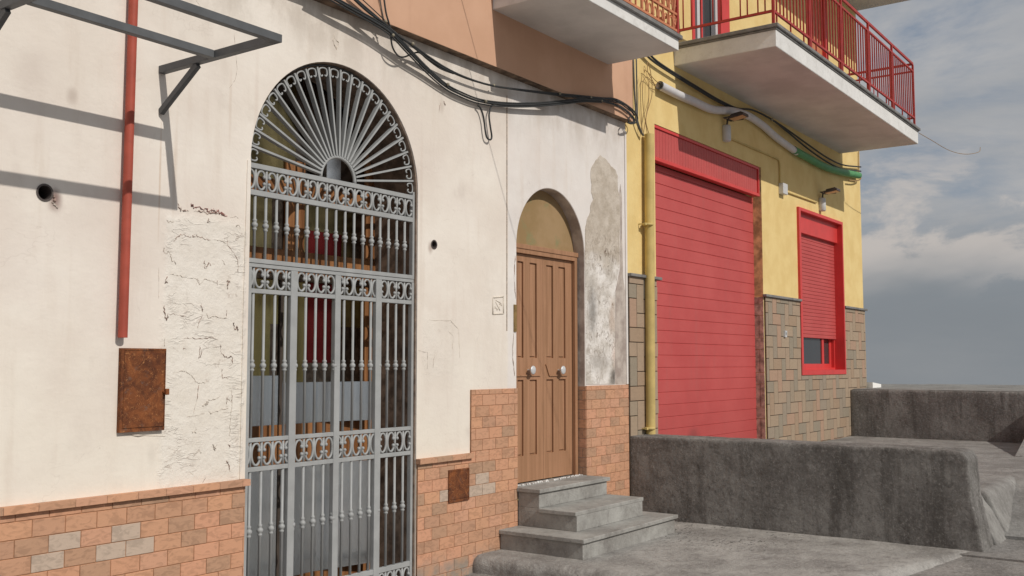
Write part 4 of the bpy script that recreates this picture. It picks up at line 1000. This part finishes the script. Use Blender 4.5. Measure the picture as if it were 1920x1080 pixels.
tag(MB().plate([(v.x-.03, v.z-.045), (v.x+.04, v.z-.045), (v.x+.05, v.z+.04), (v.x-.02, v.z+.045)], [[(v.x-.01, v.z-.02), (v.x+.025, v.z-.02), (v.x+.03, v.z+.02), (v.x-.005, v.z+.02)]], -.05, -.024).build('cable_outlet', 'steel'), 'tiny square metal outlet on the stone tiles left of the window', 'outlet')
# wire off the balcony corner and overhead wire
a = az(1722, 240, 5.13); 
tag(MB().tube(smoothpath([Vector((15.96, -1.20, 5.12)), Vector(ay(1745, 262, -1.25)), Vector(ay(1780, 282, -1.3)), Vector(ay(1810, 289, -1.35)), Vector(ay(1835, 285, -1.4)), Vector(ay(1838, 276, -1.4))], 6), .005, 6).build('wire', 'tan_cable'), 'loose tan wire curling into the sky off the balcony corner', 'wire')
tag(MB().tube(smoothpath([Vector((6.05, -.09, 4.70)), Vector((7.0, -3.2, 4.52)), Vector((8.8, -9.6, 4.85))], 10), .0032, 6).build('overhead_wire', 'black_cable'), 'thin overhead wire crossing the street from the pink wall', 'wire')

# ================================================================== steps, walls, ground
st = thing('front_steps', 'three grey concrete steps rising to the brown arched door', 'steps', (7.5, -.4, .09))
def step(x0, x1, yf, z0, z1, th=.034):
    MB().box((x0+.022, yf+.024, z0), (x1-.022, -.0165, z1-th-.0003)).build('riser', 'step_concrete', st, bevel=.003)
    MB().box((x0, yf, z1-th), (x1, -.0165, z1)).build('tread', 'step_concrete', st, bevel=.004)
step(6.755, 8.375, -.835, .06, .245)
MB().box((7.030, -.60, .2455), (8.140, -.0165, .3705)).build('riser', 'step_concrete', st, bevel=.003)
MB().box((7.010, -.60+.0, .371), (8.160, -.235, .4045)).build('tread', 'step_concrete', st, bevel=.004)
MB().box((7.0305, -.234, .3708), (8.1395, -.0165, .4045)).build('riser', 'step_concrete', st)
step(7.008, 8.162, -.255, .4048, .562)
MB().box((7.03, -.016, .50), (8.14, .10, .566)).build('threshold', 'step_concrete', st)
m_ = MB()
for k in range(90):
    xx = random.uniform(7.04, 8.10); r_ = random.uniform(.004, .010)
    m_.ball((xx, random.uniform(-.012, .03), .566+r_*.5), r_, 5)
m_.build('gravel_crumbs', 'slab_white', st)['kind'] = 'stuff'

tex = bpy.data.textures.new('rough', 'CLOUDS'); tex.noise_scale = .35; tex.noise_depth = 5
tex2 = bpy.data.textures.new('rough_fine', 'CLOUDS'); tex2.noise_scale = .045; tex2.noise_depth = 3
def roughen(o, voxel, s1=.018, s2=.008):
    m = o.modifiers.new('remesh', 'REMESH'); m.mode = 'VOXEL'; m.voxel_size = voxel; m.use_smooth_shade = True
    for t_, k in ((tex, s1), (tex2, s2)):
        d = o.modifiers.new('displace', 'DISPLACE'); d.texture = t_; d.strength = k; d.mid_level = .5; d.texture_coords = 'GLOBAL'
    return o
def lowwall(nm, label, prof, x0, x1, bevel=.02):
    o = roughen(MB().prism_x(prof, x0, x1).build(nm, 'rough_concrete', None, bevel=bevel, seg=2), .014, .009, .0045)
    return tag(o, label, 'wall')
def arc(cy, cz, r, a0, a1, n=6): return [(cy+r*math.cos(R(a0+(a1-a0)*i/n)), cz+r*math.sin(R(a0+(a1-a0)*i/n))) for i in range(n+1)]
LWX = 8.965
prof = [(-.0, -.3), (-.0, .883)]+arc(-3.07, .783, .10, 90, 175)+[(-3.185, .50), (-3.27, .08), (-3.33, -.3)]
lowwall('low_wall', 'rough dark concrete side wall beside the front steps', prof, LWX, LWX+.40, .012)
# upper terrace with battered front
t0 = [(-.001, -.3), (-.001, .476)]+arc(-3.02, .376, .10, 90, 165)+[(-3.19, .30), (-3.31, .06), (-3.36, -.3)]
o = MB().prism_x(t0, LWX+.401, 9.83).build('terrace', 'upper_concrete', None, bevel=.01); struct(o); roughen(o, .016, .012, .006)
t1 = [(-.001, -.3), (-.001, .478)]+arc(-3.07, .368, .11, 90, 165)+[(-3.22, .28), (-3.33, .06), (-3.38, -.3)]
o = MB().prism_x(t1, 9.831, 16.05).build('upper_terrace', 'upper_concrete', None, bevel=.01); struct(o); roughen(o, .03, .012, .006)
# raised platform beyond
g = MB().box((16.051, -9, -.3), (21.0, -.026, 1.203)).build('platform', 'rough_concrete', None, bevel=.02, seg=2)
roughen(g, .035, .012, .005)
tag(g, 'dark concrete retaining wall closing the far end of the terrace', 'wall')
o = struct(MB().box((17.03, -.0255, -.3), (21.0, 6, 1.200)).build('platform_ground', 'upper_concrete'))
o = struct(MB().box((16.09, -8.9, 1.2035), (20.97, -.05, 1.209)).build('path', 'upper_concrete'))
tag(MB().add([(17.02, -.10, 1.2095), (17.50, -.10, 1.2095), (17.50, -.10, 1.262), (17.02, -.10, 1.30), (17.02, .3, 1.2095), (17.50, .3, 1.2095), (17.50, .3, 1.262), (17.02, .3, 1.30)],
             [(0, 1, 2, 3), (1, 5, 6, 2), (5, 4, 7, 6), (4, 0, 3, 7), (3, 2, 6, 7), (0, 4, 5, 1)]).build('white_block', 'white_block'), 'small bright white block at the far corner of the yellow house', 'block')
# second ramp whose side throws the shadow
rp = [(13.60, .485), (16.45, 1.2025), (16.45, -.3), (13.60, -.3)]
m_ = MB(); n_ = 4
vs = [(p[0], -2.755, p[1]) for p in rp]+[(p[0], -8.9, p[1]) for p in rp]
m_ = MB().add([v if v[0] < 16.2 else (16.0505, v[1], min(v[2], 1.101)) for v in vs], [(3, 2, 1, 0), (4, 5, 6, 7), (0, 1, 5, 4), (1, 2, 6, 5), (2, 3, 7, 6), (3, 0, 4, 7)])
struct(m_.build('upper_ramp', 'upper_concrete'))
# terrace at the foot of the steps
tp = [(6.405, 0.0), (6.46, -1.0), (6.52, -2.0), (6.62, -2.42), (6.95, -2.63), (7.67, -2.846), (7.94, -2.926), (8.63, -3.127), (8.9645, -3.22), (8.9645, 0)]
def zst(x_):
    return .070+.045*(x_-8.965)
pts2 = []
for i in range(len(tp)-1):
    a, b = tp[i], tp[i+1]; n_ = max(1, int(math.dist(a, b)/.08))
    for k in range(n_):
        t_ = k/n_; j = random.uniform(-.008, .008) if k and i < 8 else 0
        pts2.append((a[0]+(b[0]-a[0])*t_+j, a[1]+(b[1]-a[1])*t_+j))
pts2.append(tp[-1])
n_ = len(pts2)
tri = tessellate_polygon([[Vector((p[0], p[1], 0)) for p in pts2]])
m_ = MB(); fs = []
for t_ in tri:
    a, b, c_ = (pts2[i] for i in t_)
    cr = (b[0]-a[0])*(c_[1]-a[1])-(b[1]-a[1])*(c_[0]-a[0]); fs.append(tuple(t_) if cr > 0 else tuple(t_)[::-1])
def inset(d):
    out = []
    cx_, cy_ = 8.0, -1.4
    for i, (px_, py_) in enumerate(pts2):
        if abs(px_-8.9645) < .001: dx = 0
        else: dx = d if px_ < 7.2 else d*.3
        dy = d if py_ < -2.4 else 0
        out.append((px_+dx, py_+dy))
    return out
lv = [(0.0, -.4), (0.0, .02), (.012, .052), (.035, .072), (.065, .083), (.10, .086)]
rings = [[(p[0], p[1], z_) for p in inset(d_)] for d_, z_ in lv]
vs = [p for r_ in rings for p in r_]; ff = []
for j in range(len(rings)-1):
    for i in range(n_): ff.append((j*n_+i, j*n_+(i+1) % n_, (j+1)*n_+(i+1) % n_, (j+1)*n_+i))
m_.add(vs, ff); m_.add(rings[-1], fs); m_.add(rings[0], [f[::-1] for f in fs])
me_ = m_.build('lower_terrace', 'terrace_concrete')
import bmesh
bm = bmesh.new(); bm.from_mesh(me_.data); bmesh.ops.remove_doubles(bm, verts=bm.verts, dist=.0005); bmesh.ops.recalc_face_normals(bm, faces=bm.faces); bm.to_mesh(me_.data); bm.free()
struct(me_); roughen(me_, .02, .008, .004)
# street, climbing towards the right
def strip(nm, rows, ya, yb, mat):
    m_ = MB(); vs = []
    for x_, z_ in rows: vs += [(x_, ya, z_), (x_, yb, z_)]
    m_.add(vs, [(2*i, 2*i+1, 2*i+3, 2*i+2) for i in range(len(rows)-1)])
    for f in range(len(m_.f)): pass
    o = m_.build(nm, mat); 
    bm = bmesh.new(); bm.from_mesh(o.data); bmesh.ops.recalc_face_normals(bm, faces=bm.faces)
    if bm.faces[0].normal.z < 0: bmesh.ops.reverse_faces(bm, faces=bm.faces)
    bm.to_mesh(o.data); bm.free(); return struct(o)
strip('street', [(-30, zst(-30)), (8.80, zst(8.80))], .02, -30, 'asphalt')
strip('street', [(8.80, .078), (9.745, .084)], -2.0, -30, 'asphalt')
struct(MB().box((8.79, -30, -.2), (8.80, -2.2, .078)).build('kerb', 'asphalt'))
strip('ramp', [(9.745, .112), (10.2, .19), (11.32, .478), (13.6, .48)], -3.0, -30, 'upper_concrete')
struct(MB().box((9.735, -30, -.2), (9.745, -3.1, .112)).build('kerb', 'upper_concrete'))
struct(MB().box((-60, -60, -3.2), (90, 80, -2.9)).build('ground', 'ground_far'))

# ------------------------------------------------------------------ light
sd = Vector((-.11, -1, .78)).normalized()
sun = bpy.data.lights.new('sun', 'SUN'); sun.energy = 2.65; sun.angle = R(.5); sun.color = (1, .93, .84)
so = bpy.data.objects.new('sun', sun); C.objects.link(so)
so.rotation_euler = sd.to_track_quat('Z', 'Y').to_euler(); so.location = sd*20
w = bpy.data.worlds.new('World'); sc.world = w; w.use_nodes = True
nt_ = w.node_tree; N_ = nt_.nodes; Lk = nt_.links.new
bg = N_['Background']; sky = N_.new('ShaderNodeTexSky'); sky.sky_type = 'NISHITA'; sky.sun_disc = False
sky.sun_elevation = math.asin(sd.z); sky.sun_rotation = math.atan2(sd.x, sd.y); sky.dust_density = 1.5
tc = N_.new('ShaderNodeTexCoord'); sp_ = N_.new('ShaderNodeSeparateXYZ'); Lk(tc.outputs['Generated'], sp_.inputs[0])
def wn_(scale, stretch, loc, detail=8, rough=.6, dist=.3):
    mp = N_.new('ShaderNodeMapping'); Lk(tc.outputs['Generated'], mp.inputs[0]); mp.inputs['Scale'].default_value = stretch; mp.inputs['Location'].default_value = loc
    n = N_.new('ShaderNodeTexNoise'); Lk(mp.outputs[0], n.inputs['Vector']); n.inputs['Scale'].default_value = scale
    n.inputs['Detail'].default_value = detail; n.inputs['Roughness'].default_value = rough; n.inputs['Distortion'].default_value = dist
    return n.outputs[0]
def wr(v, a, b, c=0.0, d=1.0):
    n = N_.new('ShaderNodeMapRange'); n.interpolation_type = 'SMOOTHSTEP'; Lk(v, n.inputs[0])
    for i, q in enumerate((a, b, c, d)): n.inputs[i+1].default_value = q
    return n.outputs[0]
def wmix(f, a, b):
    n = N_.new('ShaderNodeMix'); n.data_type = 'RGBA'
    for i, v in ((0, f), (6, a), (7, b)):
        if isinstance(v, (tuple, float, int)): n.inputs[i].default_value = v
        else: Lk(v, n.inputs[i])
    return n.outputs[2]
def wm(op, a, b):
    n = N_.new('ShaderNodeMath'); n.use_clamp = op == 'MULTIPLY'; n.operation = op.rstrip('X')
    for i, v in ((0, a), (1, b)):
        if isinstance(v, (float, int)): n.inputs[i].default_value = v
        else: Lk(v, n.inputs[i])
    return n.outputs[0]
# colours are given for a Background strength of 0.1
K = 10.0
cc = lambda r, g, b: (r*K, g*K, b*K, 1)
clear = wmix(.75, sky.outputs[0], cc(.165, .22, .30))
n1 = wn_(3.2, (1, 1, 3.2), (.4, .3, 0)); n2 = wn_(7.5, (1, 1, 2.2), (1.4, .2, .7)); n3 = wn_(2.2, (1, 1, 2.6), (3.1, .8, .2), 6)
zz_ = wm('ADD', sp_.outputs[2], wm('MULTIPLYX', wm('SUBTRACT', wn_(3.0, (1, 1, 1.2), (2.2, 1.1, 0), 5, .55), .5), .16))
veil = wr(n1, .22, .46)
body = wmix(wr(n3, .3, .7), cc(.33, .345, .365), cc(.46, .455, .455))
veil = wm('MULTIPLY', veil, wr(zz_, .42, .20, .78, 1.0))
col = wmix(veil, clear, body)
base_grey = wmix(wr(n1, .3, .7), cc(.225, .245, .265), cc(.255, .27, .285))
col = wmix(wr(zz_, .17, .045), col, base_grey)
band = wm('MULTIPLY', wr(zz_, .065, .12), wr(zz_, .23, .15))
puff = wm('MULTIPLY', wr(n2, .44, .55), band)
col = wmix(wm('MULTIPLY', puff, .75), col, cc(.57, .52, .48))
col = wmix(wr(zz_, .0, -.05), col, cc(.23, .245, .26))
Lk(col, bg.inputs[0]); bg.inputs[1].default_value = .1
